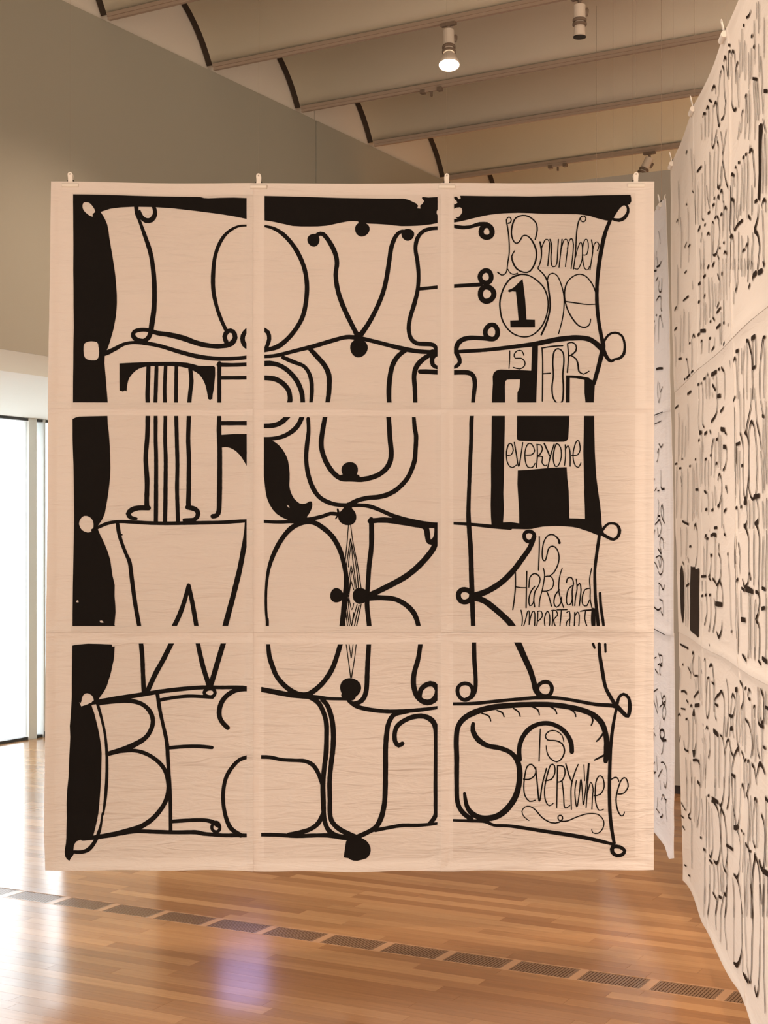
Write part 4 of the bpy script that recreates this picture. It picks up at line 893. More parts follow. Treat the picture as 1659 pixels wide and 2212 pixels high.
RINK['2'] = F_('1490,-5 1535,-5 1520,300 1515,600 1510,900 1500,1150 1470,1080 1480,700 1485,300') \
 + S_('885,30 920,250 920,460 905,880', '980,0 940,300 920,480,10 980,800 1022,930,10', '830,120,16 832,180,14 850,260 855,500 845,860 862,935,15 885,880 905,600', '755,0 752,200 765,280,14 790,200 820,0', '600,575,13 530,670,11', '612,700 615,1000 600,1380 625,1440,10', '680,900 700,1100,10 722,1250', '540,900 540,1500', '845,915,14 862,900,14', '893,1012,10 911,962,18 932,1010,10 946,1150', '845,1100 860,1045,18 877,1095', '790,1095,14 803,1085,14', '768,1245,12 775,1205,14 797,1185,12', '697,1335,15 725,1308,15', '965,1275,10 978,1230,16 992,1265', '903,1370,10 915,1340,13 932,1370,10 930,1700', '810,1415,14 828,1385,14', '848,1380,13 870,1430,13 882,1600', '768,1465,10 790,1500 785,1700 770,1980,11 830,1960,11 870,1780 882,1600', '1065,735,12 1078,702,17 1108,738,14', '1065,740 1062,1650', '1102,740 1112,900', '1068,1110,17 1095,1112,17 1112,1150 1125,1300 1120,1560 1135,1592,14 1172,1520,12 1248,1445,12', '1122,610,11 1137,590,11', '1172,525,14 1192,515,14', '1240,450,14 1258,430,14', '1282,400,12 1298,380,12', '1345,340,12 1355,260,12', '1340,370 1370,312,15 1392,350,12 1400,500 1420,900', '1430,1152,16 1463,1120,16', '1480,1200 1470,1400,12 1430,1560,20 1425,1602,24 1470,1680,17 1500,1850,16 1498,2000,16 1482,2212,14', '1530,1250 1545,1160,10 1570,1110,13 1592,1150,10 1600,1300', '1335,1370,13 1362,1422,13', '1175,1480 1190,1350 1200,1200', '1262,1935,14 1292,1900,14', '1308,1855,12 1325,1820,12', '1080,1720 1065,1800 1070,2212', '1060,1710,12 1092,1680,13 1110,1800 1112,2212', '1190,1640,10 1200,2212', '535,1615,12 572,1535,12', '640,1525,12 655,1498,12', '600,1640,11 580,1780', '680,1685 703,1640,14 722,1672', '952,1805,14 966,1790,14', '880,1890,12 892,1880,12', '958,1975,10 980,1940,14 1002,1972,10', '848,2000,11 872,2065,10', '678,2205,12 700,2160,12', '758,2175,12 787,2108,12', '340,350,11 362,300,10', '440,965,8 465,1005,8', '172,1470,10 190,1425,10', '325,1200,9 342,1175,9', '360,1870,9 390,1825,9', '300,1880 330,1790', '560,1900 570,2212', '620,1750 615,2212', '830,1100 820,1380', '950,1150 945,1600', '1000,1250 1005,2100', '1150,640 1160,1400', '1215,560 1222,1350', '1260,480 1265,1280', '1310,420 1320,1400', '1545,0 1540,1000', '1590,80 1585,1000', '1540,1300 1560,2000 1582,2150,10', '1240,1700 1235,2212', '1330,1700 1340,2212', '1400,1650 1390,2212', '650,500 655,1300', '720,350 730,1150', '790,300 785,1050', '480,400 490,1500', '430,300 440,900', '350,1250 360,2100', '240,1400 250,2200', '200,800 205,1500', '1380,900 1385,1350', '760,1500 740,2100', '1050,900 1055,1600')
RINK['3'] = S_('535,400,13 568,372,13', '610,290,13 642,248,13', '675,145,14 692,98,14', '752,112,12 785,55,12', '912,240,17 922,205,17', '1420,265,22 1465,208,22', '1495,215,22 1552,180,22', '1410,330,11 1416,280', '1355,455,13 1370,398,13', '1150,512,14 1172,450,12', '622,612,14 637,560,14', '530,690,16 552,662,16', '565,0 562,1180', '610,0 610,1100', '692,300 702,920', '745,300 755,940', '870,0 880,640', '940,0 937,640', '1140,0 1145,300 1158,500', '1200,0 1190,300 1165,470', '1118,520 1120,700', '845,240,11 868,325,11', '820,770,12 852,680,10', '885,768,14 815,852,14', '940,670,12 936,1000', '895,850 885,1350', '752,928,14 778,972,14', '708,995,12 722,982,12', '875,1032,15 812,1098,12', '928,1018,12 940,1002,12', '1012,1055,11 1020,1030,11', '535,1210,17 565,1178,17', '578,1140,20 645,1138,20', '440,1260 460,1200,12 482,1240,10', '390,1345,14 405,1325,14', '215,1590,14 262,1580,14', '338,1590,12 352,1600,12 368,1700,10 388,1820', '345,1892,13 412,1828,13', '430,1800,11 468,1778,11', '300,1920,10 322,1900,10', '160,812,11 188,755,12', '290,660,10 368,585,11', '158,1132,11 192,1085,11', '300,220,9 328,182,9', '585,1315,13 602,1300,10 585,1500', '738,1455,12 768,1395,10', '920,1360,13 940,1322,12', '702,1268,11 722,1250,11', '345,2150,15 412,2103,15', '540,2000,12 560,1985,12', '590,1985,12 602,1965,10', '628,1910,13 650,1885,11', '678,1822,12 685,1855,12', '732,1838,22 800,1788,22', '762,1832,14 760,1900,12', '752,2000,18 792,2085,16', '748,2130,14 750,2180,12', '820,2182,22 860,2172,22', '828,1758,15 848,1742,15', '878,1725,15 902,1765,14 922,1830 920,2212', '548,2000 552,2212', '612,2000 615,2212', '1075,1700 1095,1600 1115,1570,18 1132,1620,10 1140,1800 1145,2212', '1135,1472,17 1182,1450,17', '1180,1500 1170,1800 1165,2212', '1240,1430 1232,1810,12', '1315,1305,17 1342,1298,17 1370,1420 1400,1600 1410,2212', '1395,1265,20 1448,1222,20', '1402,1270,12 1407,1500 1415,1720', '1405,1742,15 1452,1712,15', '1600,1238,12 1570,1255,14 1545,1400 1520,1700 1522,2212', '1285,1380 1262,1700 1255,2212', '660,1850 665,2212', '700,1880 705,2212', '800,1850 805,2212', '1030,1620 1020,1700', '1450,1260 1455,1700', '1580,1300 1590,2200', '1320,1350 1305,2212', '430,350 440,470,10', '200,100 205,800', '300,800 290,1480', '380,850 385,1300', '250,900 240,1550', '160,1200 165,1700', '645,700 650,1030', '800,400 795,740', '850,400 845,640', '990,0 990,640', '1050,0 1055,420', '1250,0 1255,260', '1300,0 1290,260', '1350,0 1340,350', '430,1280 440,1780', '700,1300 695,1480', '780,1250 770,1400', '860,1100 862,1380', '1560,40 1580,120', '1400,40 1410,300')
RINK['4'] = S_('812,100 815,300,14 795,420,16 742,520,18', '615,0 615,500 645,612', '555,200 555,600 587,690', '568,705,22 605,690,22', '652,720,17 682,690,17', '868,365,13 912,290,10', '545,830,14 562,800,14', '728,665,13 738,705,13', '815,812,16 835,795,16', '880,640,22 932,652,22', '938,690,12 962,725,10', '915,922,22 955,928,20 968,1000,11 970,1100,11 950,1240,11 922,1292,16', '775,800,12 745,1000 745,1370', '650,1130 650,1600', '800,800 790,1400', '490,1190 480,1400,10 475,2010', '500,1190 510,1600 517,2050,9', '468,1605,15 518,1605,15', '410,1200 412,2100', '635,1628,13 668,1655,13', '728,1065,13 745,1045,13', '650,1130,13 672,1112,13', '810,1195,13 828,1180,13', '845,1450 862,1360,12 882,1380,10 902,1500 892,1700 855,1870,13', '958,1580 968,1545,16 988,1650', '940,1960,13 978,1910,12', '650,1925,15 672,1912,15', '745,1935,15 768,1920,15', '838,1870,17 862,1848,17', '1385,0 1375,250,10 1320,520,13 1285,700,18', '1260,0 1255,400 1265,680 1285,705,14', '1385,515,16 1355,580,11 1335,800 1330,1200 1335,1550 1360,1700,10 1390,1755,13 1418,1740,11', '1385,515,16 1415,580,11 1440,750 1455,1100 1450,1500 1435,1690', '1440,0 1450,400 1475,600,14 1510,750 1532,950', '1412,1722,22 1492,1698,18', '1192,710,13 1220,800,13 1240,960,14 1235,1300 1250,1600 1275,1755,18 1300,1690 1325,1400 1330,900 1310,740 1280,700', '1215,1225,16 1235,1215,14', '1190,1000 1185,1500 1200,1830,15', '1262,1815,22 1298,1808,20', '1548,430,16 1572,440,16', '1530,200 1557,425', '1120,880,11 1145,880,13 1190,860,13', '1080,205,11 1112,115,9', '1290,1820 1310,1950 1312,2100 1280,2180,15', '1450,1740 1470,1900 1470,2060 1435,2145,20', '1132,1900,15 1152,1885,14', '1208,1882,13 1225,1872,13', '272,2110,11 350,2160,16', '455,2175,15 468,2150,13', '150,310,10 195,262,9', '160,1200,11 185,1185,11', '245,1120,10 258,1110,10', '360,1235,11 378,1222,11', '215,1265,11 240,1262,11', '470,1130,11 485,1115,11', '250,500 245,1100', '300,600 290,1080', '240,1400 255,1550', '180,1250 185,2050', '250,1300 255,2050', '330,1280 335,2100', '440,1250 440,2050', '560,900 570,1550', '600,850 600,1500', '700,1150 705,1600', '690,1650 695,2000', '610,750 620,990,12', '850,700 845,1240', '880,750 885,1280', '580,1750 590,1950', '760,1650 765,1900', '800,1550 805,1850', '900,1700 905,2200', '1120,900 1125,1850', '1150,950 1155,1500', '1100,300 1110,1300', '1190,50 1195,700', '1560,500 1565,1600', '1600,200 1600,1500', '1520,1000 1540,1650', '1540,1800 1545,2212', '1600,1750 1590,2212', '1340,1780 1345,2212', '1400,1780 1400,2212', '1170,1920 1175,2212', '350,250 340,900', '200,400 205,1150')
RINK['5'] = F_('262,735 280,830 292,1000 294,1200 290,1400 280,1560 267,1672 255,1600 245,1500 240,1250 238,1000 245,830') \
 + F_('395,760 430,772 465,768 470,812 500,800 520,795 536,792 540,1100 545,1500 548,1885 535,1892 520,1880 505,1862 480,1842 455,1836 420,1805 390,1780 383,1620 385,1500 392,1300 395,1100') \
 + S_('275,45,10 352,95,16', '440,180 455,95,15 492,200,9 505,400 500,600 470,760,10', '715,560 725,700 710,900,11 690,932,16 722,980,10', '580,925,12 655,918,15', '720,595,17 740,578,15', '728,275,12 770,255,20 812,265,24', '785,152,15 832,142,15', '855,405,14 840,540,11 870,640,11 880,800 860,975,12', '755,962,18 790,1010,12 812,1062 855,985,20', '852,990,18 885,1080,13 895,1250 887,1362,10', '822,1070 805,1250 797,1350,10', '790,1358,26 885,1372,24', '885,1630,10 875,1780,13 835,1890,20 808,1800,9', '592,1235,14 610,1225,14', '640,1225,17 660,1215,15', '700,1222,15 718,1215,13', '660,1260 672,1500 640,1692,15', '720,1280 725,1600 702,1792,14', '768,1285,14 790,1500 760,1805,15', '998,570,12 1010,552,12', '1040,1810,12 1055,1790,12', '1005,580 1030,900 1040,1500 1050,1780', '1265,112,20 1285,130,20 1310,200,16 1340,330,14 1350,600 1355,860 1378,965,15', '1425,80,18 1462,62,20', '1440,100,12 1475,220,12 1490,400 1490,900 1482,1200', '1255,970 1280,1060,13 1300,1090,15 1335,1030,12 1352,870', '1315,1125,26 1360,1135,28 1415,1168,20', '1245,1105,11 1295,1148,13', '1450,1165,18 1490,1200,15 1505,1350 1490,1520 1460,1610,20 1480,1652,14 1510,1750 1512,2212', '1238,1605,22 1305,1617,22', '1535,1108,16 1580,1132,16', '1540,1435,17 1575,1425,17', '1355,1160 1360,2212', '1230,1160 1240,1600', '1130,250 1130,780,10', '1185,395,14 1215,600 1200,870,10', '1130,1010,12 1182,962,13', '1270,2180,14 1302,2215,16', '225,2000,10 335,2072,12', '400,2150 415,2125,13 425,2160', '350,620,10 362,690,12', '280,690,11 295,735,10', '375,450,14 398,440,12', '330,1080,12 372,1040,12', '180,300 185,900', '250,150 260,600', '330,150 325,650', '300,800 310,1700', '350,750 345,1720', '610,450 615,900', '660,350 655,900', '790,300 785,950', '590,1000 600,1150', '650,1000 655,1200', '580,1300 590,1700', '630,300 640,320,13', '640,275,13 662,270,13', '660,325,14 690,315,14', '940,250,16 962,262,14', '930,100 945,230', '1170,1200 1175,2150', '1140,500 1145,1900', '1410,200 1420,1050', '1540,300 1535,1080', '1590,200 1590,1100', '1580,1200 1600,2200', '1450,1300 1445,2212', '1390,1200 1395,2200', '1160,2080,10 1158,1800', '710,2000 715,2020', '710,170,10 712,200,10', '240,880 245,900')
RINK['6'] = S_('398,110 415,68,15 430,110 405,250 415,380 430,432,10', '530,130 535,500,11 545,820,10', '448,440,10 500,440,11 522,470,11 520,700,13', '415,785,13 450,745,11 480,720,12 520,690,13', '438,915,22 528,905,22', '250,690,11 285,685,15 312,720,18', '312,830,14 332,870,12', '362,940 375,905,16 390,940', '312,1135,16 332,1125,14', '215,1075,13 228,1048,14 245,1072', '405,1080,11 400,1400 402,1620', '435,1080,11 447,1200', '447,1520,12 435,1640,12', '415,1785,17 470,1785,17 512,1802,17', '500,1810,12 530,1900 535,2212', '715,300,10 730,262,20 752,290,12 768,450', '680,600 692,478,10 715,490,10 722,700 715,1000 692,1112,14 672,1000 680,600', '820,745,10 845,735,12 870,685,18 895,740,13 910,850,11 915,1100 910,1400', '842,740,12 800,800,12 795,880,11 832,918,13', '795,900 800,1080 815,1140,11', '943,490 960,620,14 970,850,14 975,1100,13 960,1400', '930,1100 940,1400', '1045,730,14 1075,790,11 1090,870 1075,1000 1050,1080,13 1015,1082,13 985,1060,11', '1042,730,13 1020,800,11 1015,950 1010,1080 1020,1250,10', '1050,1090 1050,1280 1062,1420', '1015,1285,22 1048,1275,22', '1010,1280 1005,1400', '1088,662,24 1125,658,24', '1105,680,12 1115,800,12 1125,1000 1112,1300 1122,1500 1150,1582,10', '1180,530,14 1200,555,16 1230,620 1240,850 1200,975,13', '1275,655,15 1295,625,15', '1325,760 1345,648,14 1372,710,10', '1340,800,12 1368,818,14', '1285,1130,13 1310,1165,14 1340,1200 1375,1350 1387,1550 1368,1735,12', '1490,640,14 1490,900,11 1497,1180,18 1568,1255,17', '1535,665,17 1570,800 1575,1100 1553,1192,17 1525,1100,10 1520,700', '1425,940,14 1445,920,12 1440,1095,12', '782,1315,26 838,1378,26', '868,1380,10 905,1450,10 930,1700', '940,1600 955,1500,10 980,1458,16 1000,1500,12 1020,1640,14 1055,1705,12', '932,1600 930,2212', '1010,1650 1005,2212', '1132,1602,20 1080,1700,16 1055,1850,13 1045,2000,11 1050,2215', '1120,1600,14 1145,1605,14 1168,1695,9', '1178,1600,10 1225,1700,11 1252,1770,10', '1045,2010,14 1100,2050,20', '1385,1850,20 1405,1880,14 1430,1950 1452,2150', '1460,2050 1480,1900,13 1510,1838,24 1550,1900,18 1582,2000,11', '1262,1800,16 1288,1775,14', '1315,1810,16 1335,1790,14', '1475,1400 1470,1600 1500,1745,13', '800,1380 800,2212', '855,1380 857,2212', '650,1400 640,2212', '720,1350,10 728,1600 702,1745,13', '585,1450,12 592,1500,10', '245,1380 240,1480,13', '290,1480 300,1600,12 350,1645,11', '483,2115,14 520,2165,14', '380,1800 395,2212', '320,1750 330,2212', '1260,105,12 1325,195,16', '1505,200,9 1535,250,13', '1558,160,18 1615,215,22', '1450,0 1448,180', '1510,0 1512,210', '1360,0 1355,150', '665,1290 682,1245,15 700,1290', '605,1215,12 622,1235,12', '752,545,14 780,575,12', '770,460 780,1000', '220,300 225,650', '330,300 380,400', '255,250,10 265,270', '380,250 375,480', '450,500 452,730', '480,480 482,720', '560,150 580,900', '590,350,10 600,400', '640,200,10 655,190 660,700', '1160,700 1165,1500', '1200,980 1210,1550', '1250,700 1260,1650', '1400,900 1395,1700', '1440,1150 1435,1800', '1540,1250 1545,1800', '1600,700 1610,1200', '1600,940,15 1640,960,15', '1565,1570,14 1600,1600,14', '1300,1850 1305,2212', '1350,1820 1345,2212', '1245,1800 1250,2212', '540,1700 560,2212', '620,1300 600,2100', '250,960,9 300,975,9', '460,1100 450,1750', '350,1150 340,1650') \
 + F_('418,945 428,1000 438,1060 430,1085 405,1085 398,1065 408,1000') + F_('400,1625 445,1620 438,1680 430,1740 418,1740 410,1680')
RINK['7'] = S_('482,65,15 522,118,15', '395,0 390,500 355,610,12 390,662,11', '330,0 332,520', '520,100 530,400 515,600 485,785,15', '640,0 640,160', '682,290,14 705,278,12', '750,325,22 838,392,22', '745,380,16 760,372,16 820,470,12 855,650 865,1000 840,1290,12 808,1362,20 772,1320,14', '740,500 745,800 755,1100 725,1262,20 705,1220,9', '800,0 790,330', '925,0 920,250 880,445,18 858,418,12', '970,492,17 1000,300 1005,0', '885,485,20 870,650,11 875,1100 900,1380 920,1460,18 950,1530,13 957,1700 930,1865,20', '882,490,18 930,620 955,850 967,1200 940,1420,12', '955,1075,17 1010,1105,17 1065,1145,17', '1050,0,12 1055,300 1070,450 1110,650 1137,780,11', '1190,180 1185,600 1160,772,11', '1095,792,24 1135,795,26 1172,775,20', '1195,200 1217,108,18 1240,180 1252,300', '1150,830 1185,950 1207,1150 1190,1480 1150,1590,18 1088,1540,14', '1140,1590,16 1180,1700 1215,1900 1242,2150', '1285,265,14 1310,340 1330,600 1320,1050', '1332,100 1290,260,10', '1410,350,11 1430,328,15 1455,385,12', '1420,350 1400,600 1400,1000 1432,1105,13', '1285,1050,13 1330,1130,12 1350,1250 1370,1500 1382,2212', '1280,1080 1275,2212', '1420,1265,24 1430,1215,18', '1432,1262,20 1410,1400 1400,1700 1402,2212', '1440,1265,16 1480,1430 1505,1700 1532,2000', '1345,1165,11 1370,1172,11', '1520,585,18 1560,750,12 1570,1000,11 1560,1350 1530,1462,22 1490,1330', '1540,1490,24 1590,1515,26 1630,1560,24', '1590,300 1580,800 1590,1400', '600,1115,14 610,1145,16 635,1150,11', '648,1178,13 662,1190,12', '705,1310,14 752,1368,14', '630,1200 630,2212', '710,1400 722,1700 705,2212', '768,1840,15 812,1935,14', '840,1890,13 872,1912,13', '905,1845,20 938,1872,20', '930,1870,12 940,2000 920,2212', '820,1400 830,1900 800,2212', '860,1375,14 867,1800', '545,945,14 570,960,12', '562,345,10 590,600 595,900', '1210,830,12 1228,850,10', '1250,880 1265,910', '270,770,11 302,830,9', '260,400 290,460 320,520,9', '350,1590,10 370,1605,10', '1585,320,18 1625,370,15', '250,600 290,640,9', '440,0 445,700', '480,300 470,750', '560,600 550,900', '650,300 655,1100', '690,400 700,1200', '1095,0 1090,750', '1055,450 1060,1100', '1240,900 1245,1500', '1060,1600 1070,2212', '1450,400 1460,1100', '1360,300 1350,1000', '1640,500 1640,1200', '1330,1300 1320,2200', '1545,1560 1550,2200', '770,1400 775,1830', '890,1480 885,1850', '960,1350 975,1590', '1610,1600 1605,2200', '290,1400,9 320,1440,9', '400,700 395,1450')
RINK['8'] = S_('720,0 710,300 695,542,11', '630,0 640,300', '820,250 800,500 810,720', '900,170 870,400 860,880', '935,180 920,600 945,980', '1070,0 1060,500 1045,1000 1045,1200 1062,1232,15 1110,1285,26 1165,1230,22 1210,1100,13 1235,950,11 1240,500 1215,200 1185,0', '1235,1080 1230,1420', '1235,1440,13 1290,1500,24 1345,1558,20', '1280,0 1300,700 1320,1250 1380,1555,15 1405,1200 1412,500 1382,0', '1500,0 1515,500 1520,1300 1490,1735,16 1450,1600', '1555,0 1560,600 1580,1400 1600,2000')

MINK = [
 ((1390, 380, 5.27), ['160,1035,12 190,1020,11 212,970,6', '130,1080,11 155,1078,11', '108,1145,9 128,1120,8', '185,630,6 195,680 208,770', '220,1170 215,1290 200,1325,8 185,1290 190,1200', '155,1425,6 180,1380,8 205,1380,8 210,1500 220,1535,10', '235,1725,6 215,1620 203,1590,9 190,1640 185,1900,6', '122,1645,8 140,1655,8', '165,2200,14 200,2190,14 238,2190,12', '160,860 150,950', '110,1230,6 125,1228', '155,1590 165,1580', '110,1790 120,1990,8', '130,1890,6 150,1700', '175,1150,8 150,1200', '125,900 130,1060', '165,930 168,1010']),
 ((1390, 780, 5.27), ['185,230 175,330 190,470', '215,355,7 238,292,7', '200,250 210,380 195,470', '180,940,8 205,980,9 232,945,6', '160,1045,8 180,1000 165,1120 155,1145', '203,1245 200,1400 215,1455,13 245,1452,13', '130,1480,7 150,1440', '165,1478,8 185,1472,8', '170,1575,7 180,1660 160,1800', '218,1635,10 205,1680 215,1770 250,1845,9', '218,1635,10 232,1700 235,1790', '175,1762,11 195,1765,11', '175,1812,11 198,1810,11', '140,1860,8 180,1815,9', '165,1900 185,1995,8 215,1900 200,1830', '120,1990 140,1920', '210,2005,8 195,2080 215,2195,10', '210,2005,8 235,2040 238,2130', '175,2135,8 215,2195,10', '120,545,6 130,548', '120,620,5 240,580', '125,720,5 220,680', '115,1350 130,1340,6']),
 ((1390, 1180, 5.27), ['150,130,8 185,110,8 215,120 240,180 235,280 205,325,8 185,290', '205,125 215,180 200,240,9 185,160', '135,180,8 160,220,7 178,260,7', '180,35 215,90,9', '185,420,8 210,440,7 240,495,10 255,440', '190,430 188,560', '195,605,9 235,630,7 240,740 230,785,8 210,740', '110,680,8 170,725,10 210,700,8', '120,940,4 260,1010,4', '165,1220,8 180,1260 185,1330 160,1350', '180,1240 210,1250,8 212,1320 185,1355,9 210,1360', '185,1360 180,1440 192,1465', '130,1400 165,1455,7', '110,1660,6 155,1625,8', '195,1660 210,1740,8 235,1700,11 255,1750,9 240,1810,11 210,1760', '185,1830,8 215,1800 255,1760', '240,1810 260,1880 235,1975,9 215,1900 235,1810', '110,1280,6 140,1260', '115,1750 160,1900', '140,1700 165,1850', '190,1990 185,2080', '105,2060,6 125,2080', '120,2120,6 140,2160,6']),
 ((1390, 1500, 5.27), ['188,420 212,402,15 235,420 240,480 215,510 190,460 195,420', '222,525,14 268,522,13', '238,530,8 225,640 208,680,8', '205,775,7 240,780 275,860 280,980 260,1065,9 240,1000', '170,945 205,880,8 222,850,6', '205,1200 228,1140,8 255,1195,9 275,1200,7 262,1250', '192,1395,10 212,1390,14 225,1360,7', '215,1330,7 210,1300', '262,1260 280,1440,6', '110,905,8 140,885,8', '120,790,8 130,770', '110,860 125,890', '190,980 200,1080', '140,1300,6 180,1350', '150,700 160,860', '120,520,8 122,450', '160,1180 150,1300']),
]

PX = [(157, 546), (570, 954.5), (979, 1372)]
PY = [(416, 883), (897, 1365), (1388.5, 1852)]
for k, key in enumerate('ABCDEFGHI'):
    r, c = divmod(k, 3)
    patch = (main_s(PX[c][0]), main_s(PX[c][1]), main_t(PY[r][1]), main_t(PY[r][0]))
    sh = sheet_mesh(main, CS[c] - (LAP if c else 0), CS[c + 1], RT[r + 1] - 0.0, RT[r] + (LAP if r else 0),
                    0.0034 * (2 - r) + 0.0024 * (c != 1), M_CLOTH, hem=0.024, patch=patch)
    scl = 3.072 if key == 'I' else 3.456
    ink_mesh(main, sh, INK[key], ORG[key], scl, WINDOWS[key], M_INK, PXM / scl, off=0.0034 * (2 - r) + 0.0024 * (c != 1) + 0.0009)
# folded hem band across the top and down the right side
hb = sheet_mesh(main, 0.0, main.W, main_t(452), main.H, -0.0022, M_CLOTH, name='top_hem', hem=0.008)
hb.data.materials.clear(); hb.data.materials.append(M_HEM)
for k, px in enumerate((153, 559, 965, 1373)):
    nm = ['leftmost', 'second from left', 'third from left', 'rightmost'][k]
    place_clip(main, main_s(px), '%s of the four white plastic clips on top of the big front banner' % nm, 'clips on the big front banner',
               'thin wire above the %s clip of the big front banner' % nm, 'wires of the big front banner', 0.0003, 0.012)

# ---- the banner on the right, running towards the viewer
ZF = 5.85
def rx(px, z): return (px - CX) / FOC * z
FT = Vector((rx(1450, ZF), ZF, EYE + (HY - 358) / FOC * ZF))
FB = Vector((rx(1477, ZF), ZF, EYE + (HY - 1902) / FOC * ZF))
right = Cloth('right', FB, (-0.0875, -0.9962, 0), FT - FB, 2.39, (FT - FB).length, 0.8, 2.1)
right.dz = lambda a, b: 0.012 * math.sin(9 * a) * max(0, 1 - b / 0.2) - 0.012 * abs(math.sin(math.pi * (a - 0.075) / 0.745)) * max(0, (b - right.H + 0.3) / 0.3)
right.root = empty('hanging_banner', (FB + right.ex * 1.195)[:])
tag(right.root, 'white banner at the right edge covered in tall thin scrawled words, seen almost edge-on', 'banner', 'hand-lettered cloth banners')
cs = [0.0, 0.79, 1.61, 2.39]; rt = [right.H, right.from_photo(1560, 755)[1], right.from_photo(1560, 1420)[1], 0.0]
rs = {}
for k in range(9):
    r, c = divmod(k, 3)
    rs[(r, c)] = sheet_mesh(right, cs[c] - (LAP if c else 0), cs[c + 1], rt[r + 1], rt[r] + (LAP if r else 0),
                            0.0016 * (2 - r) + 0.001 * (c == 1), M_CLOTH_R, hem=0.02, res=0.025)
RORG = {'1': (1440, 0), '2': (1440, 280), '3': (1440, 560), '4': (1440, 840), '5': (1440, 1120), '6': (1440, 1400), '7': (1440, 1680), '8': (1440, 1912)}
RS = 7.374
per = {q: [] for q in rs}
extra = []
for key, lst in RINK.items():
    ox, oy = RORG[key]
    for kind, body in lst:
        pts = num(body[0] if kind == 'F' else body)
        if kind == 'S' and len(pts) == 2 and len(pts[0]) == 2:      # paired faint down-strokes of the narrow letters
            (xa, ya), (xb, yb) = pts[0][:2], pts[1][:2]; h = yb - ya
            if abs(h) > 250: extra.append((key, [(xa + 17, ya + 0.07 * h), (xb + 15, yb - 0.12 * h)]))
        st = [right.from_photo(ox + p[0] / RS, oy + p[1] / RS) + tuple(p[2:3]) for p in pts]
        ms = sum(p[0] for p in st) / len(st); mt = sum(p[1] for p in st) / len(st)
        c = 0 if ms < cs[1] else (1 if ms < cs[2] else 2)
        r = 0 if mt > rt[1] else (1 if mt > rt[2] else 2)
        per[(r, c)].append((kind, st))
for key, pts in extra:
    ox, oy = RORG[key]
    st = [right.from_photo(ox + p[0] / RS, oy + p[1] / RS) + (4.5,) for p in pts]
    ms, mt = (st[0][0] + st[1][0]) / 2, (st[0][1] + st[1][1]) / 2
    per[(0 if mt > rt[1] else (1 if mt > rt[2] else 2), 0 if ms < cs[1] else (1 if ms < cs[2] else 2))].append(('S', st))
for q, lst in per.items():
    if not lst: continue
    bm = bmesh.new()
    for kind, st in lst:
        if kind == 'F': filled(bm, [p[:2] for p in st])
    cut_grid(bm, 0.05)
    for kind, st in lst:
        if kind == 'S':
            w = 0.0064; pp = []
            for p in st:
                if len(p) > 2: w = p[2] / 1000 * (0.72 if p[2] < 14 else 0.6)
                pp.append((p[0], p[1], w))
            ribbon(bm, pp, step=0.014, wob=0.06)
    bmesh.ops.triangulate(bm, faces=[f for f in bm.faces if len(f.verts) > 4])
    for f in bm.faces:
        f.normal_update()
        if f.normal.z < 0: f.normal_flip()
    off = 0.0016 * (2 - q[0]) + 0.001 * (q[1] == 1) + 0.0028
    for v in bm.verts: v.co = right.pt(v.co.x, v.co.y, off) - right.root.location
    tag(mesh_obj('ink_lettering', bm, M_INK2, rs[q], smooth=True), kind='stuff')
for k, s in enumerate((0.06, 0.80, 1.55, 2.32)):
    nm = ['farthest', 'second farthest', 'second nearest', 'nearest'][k]
    place_clip(right, s, '%s of the four white clips along the top of the right-hand banner' % nm, 'clips on the right-hand banner',
               'thin wire above the %s clip of the right-hand banner' % nm, 'wires of the right-hand banner', 0.00035)

# ---- the narrow banner behind them, seen end-on
ZN = 6.35
NT_ = Vector((rx(1438, ZN), ZN, EYE + (HY - 428) / FOC * ZN))
NB = Vector((rx(1455, ZN), ZN, EYE + (HY - 1850) / FOC * ZN))
exm = Vector((-0.015, -0.9999, 0)).normalized()
midb = Cloth('mid', NB - exm * 2.39, exm, NT_ - NB, 2.39, (NT_ - NB).length, 1.0, 4.0)
def curl(a, b):
    e = max(0.0, (a - 2.39 + 0.07) / 0.07)
    return -0.020 * e * e
_d0 = midb.disp
midb.disp = lambda a, b: _d0(a, b) * 0.6 + curl(a, b) * (0.35 + 0.65 * math.sin(math.pi * min(1, b / midb.H)))
midb.dz = lambda a, b: -0.03 * max(0, 1 - abs(a - 2.30) / 0.12) * max(0, 1 - b / 0.15)
midb.root = empty('hanging_banner', (NB - exm * 1.195)[:])
tag(midb.root, 'narrow-looking white banner seen end-on between the big front banner and the right-hand one', 'banner', 'hand-lettered cloth banners')
ncs = [0.0, 0.80, 1.61, 2.39]; nrt = [midb.H, midb.from_photo(1425, 897)[1], midb.from_photo(1425, 1365)[1], 0.0]
ns = {}
for k in range(9):
    r, c = divmod(k, 3)
    ns[(r, c)] = sheet_mesh(midb, ncs[c] - (LAP if c else 0), ncs[c + 1], nrt[r + 1], nrt[r] + (LAP if r else 0),
                            0.0016 * (2 - r), M_CLOTH2, hem=0.02, res=0.025)
per = {}
for (ox, oy, sc), lst in MINK:
    for body in lst:
        st = [midb.from_photo(ox + p[0] / sc, oy + p[1] / sc) + tuple(p[2:3]) for p in num(body)]
        mt = sum(p[1] for p in st) / len(st)
        r = 0 if mt > nrt[1] else (1 if mt > nrt[2] else 2)
        per.setdefault(r, []).append(st)
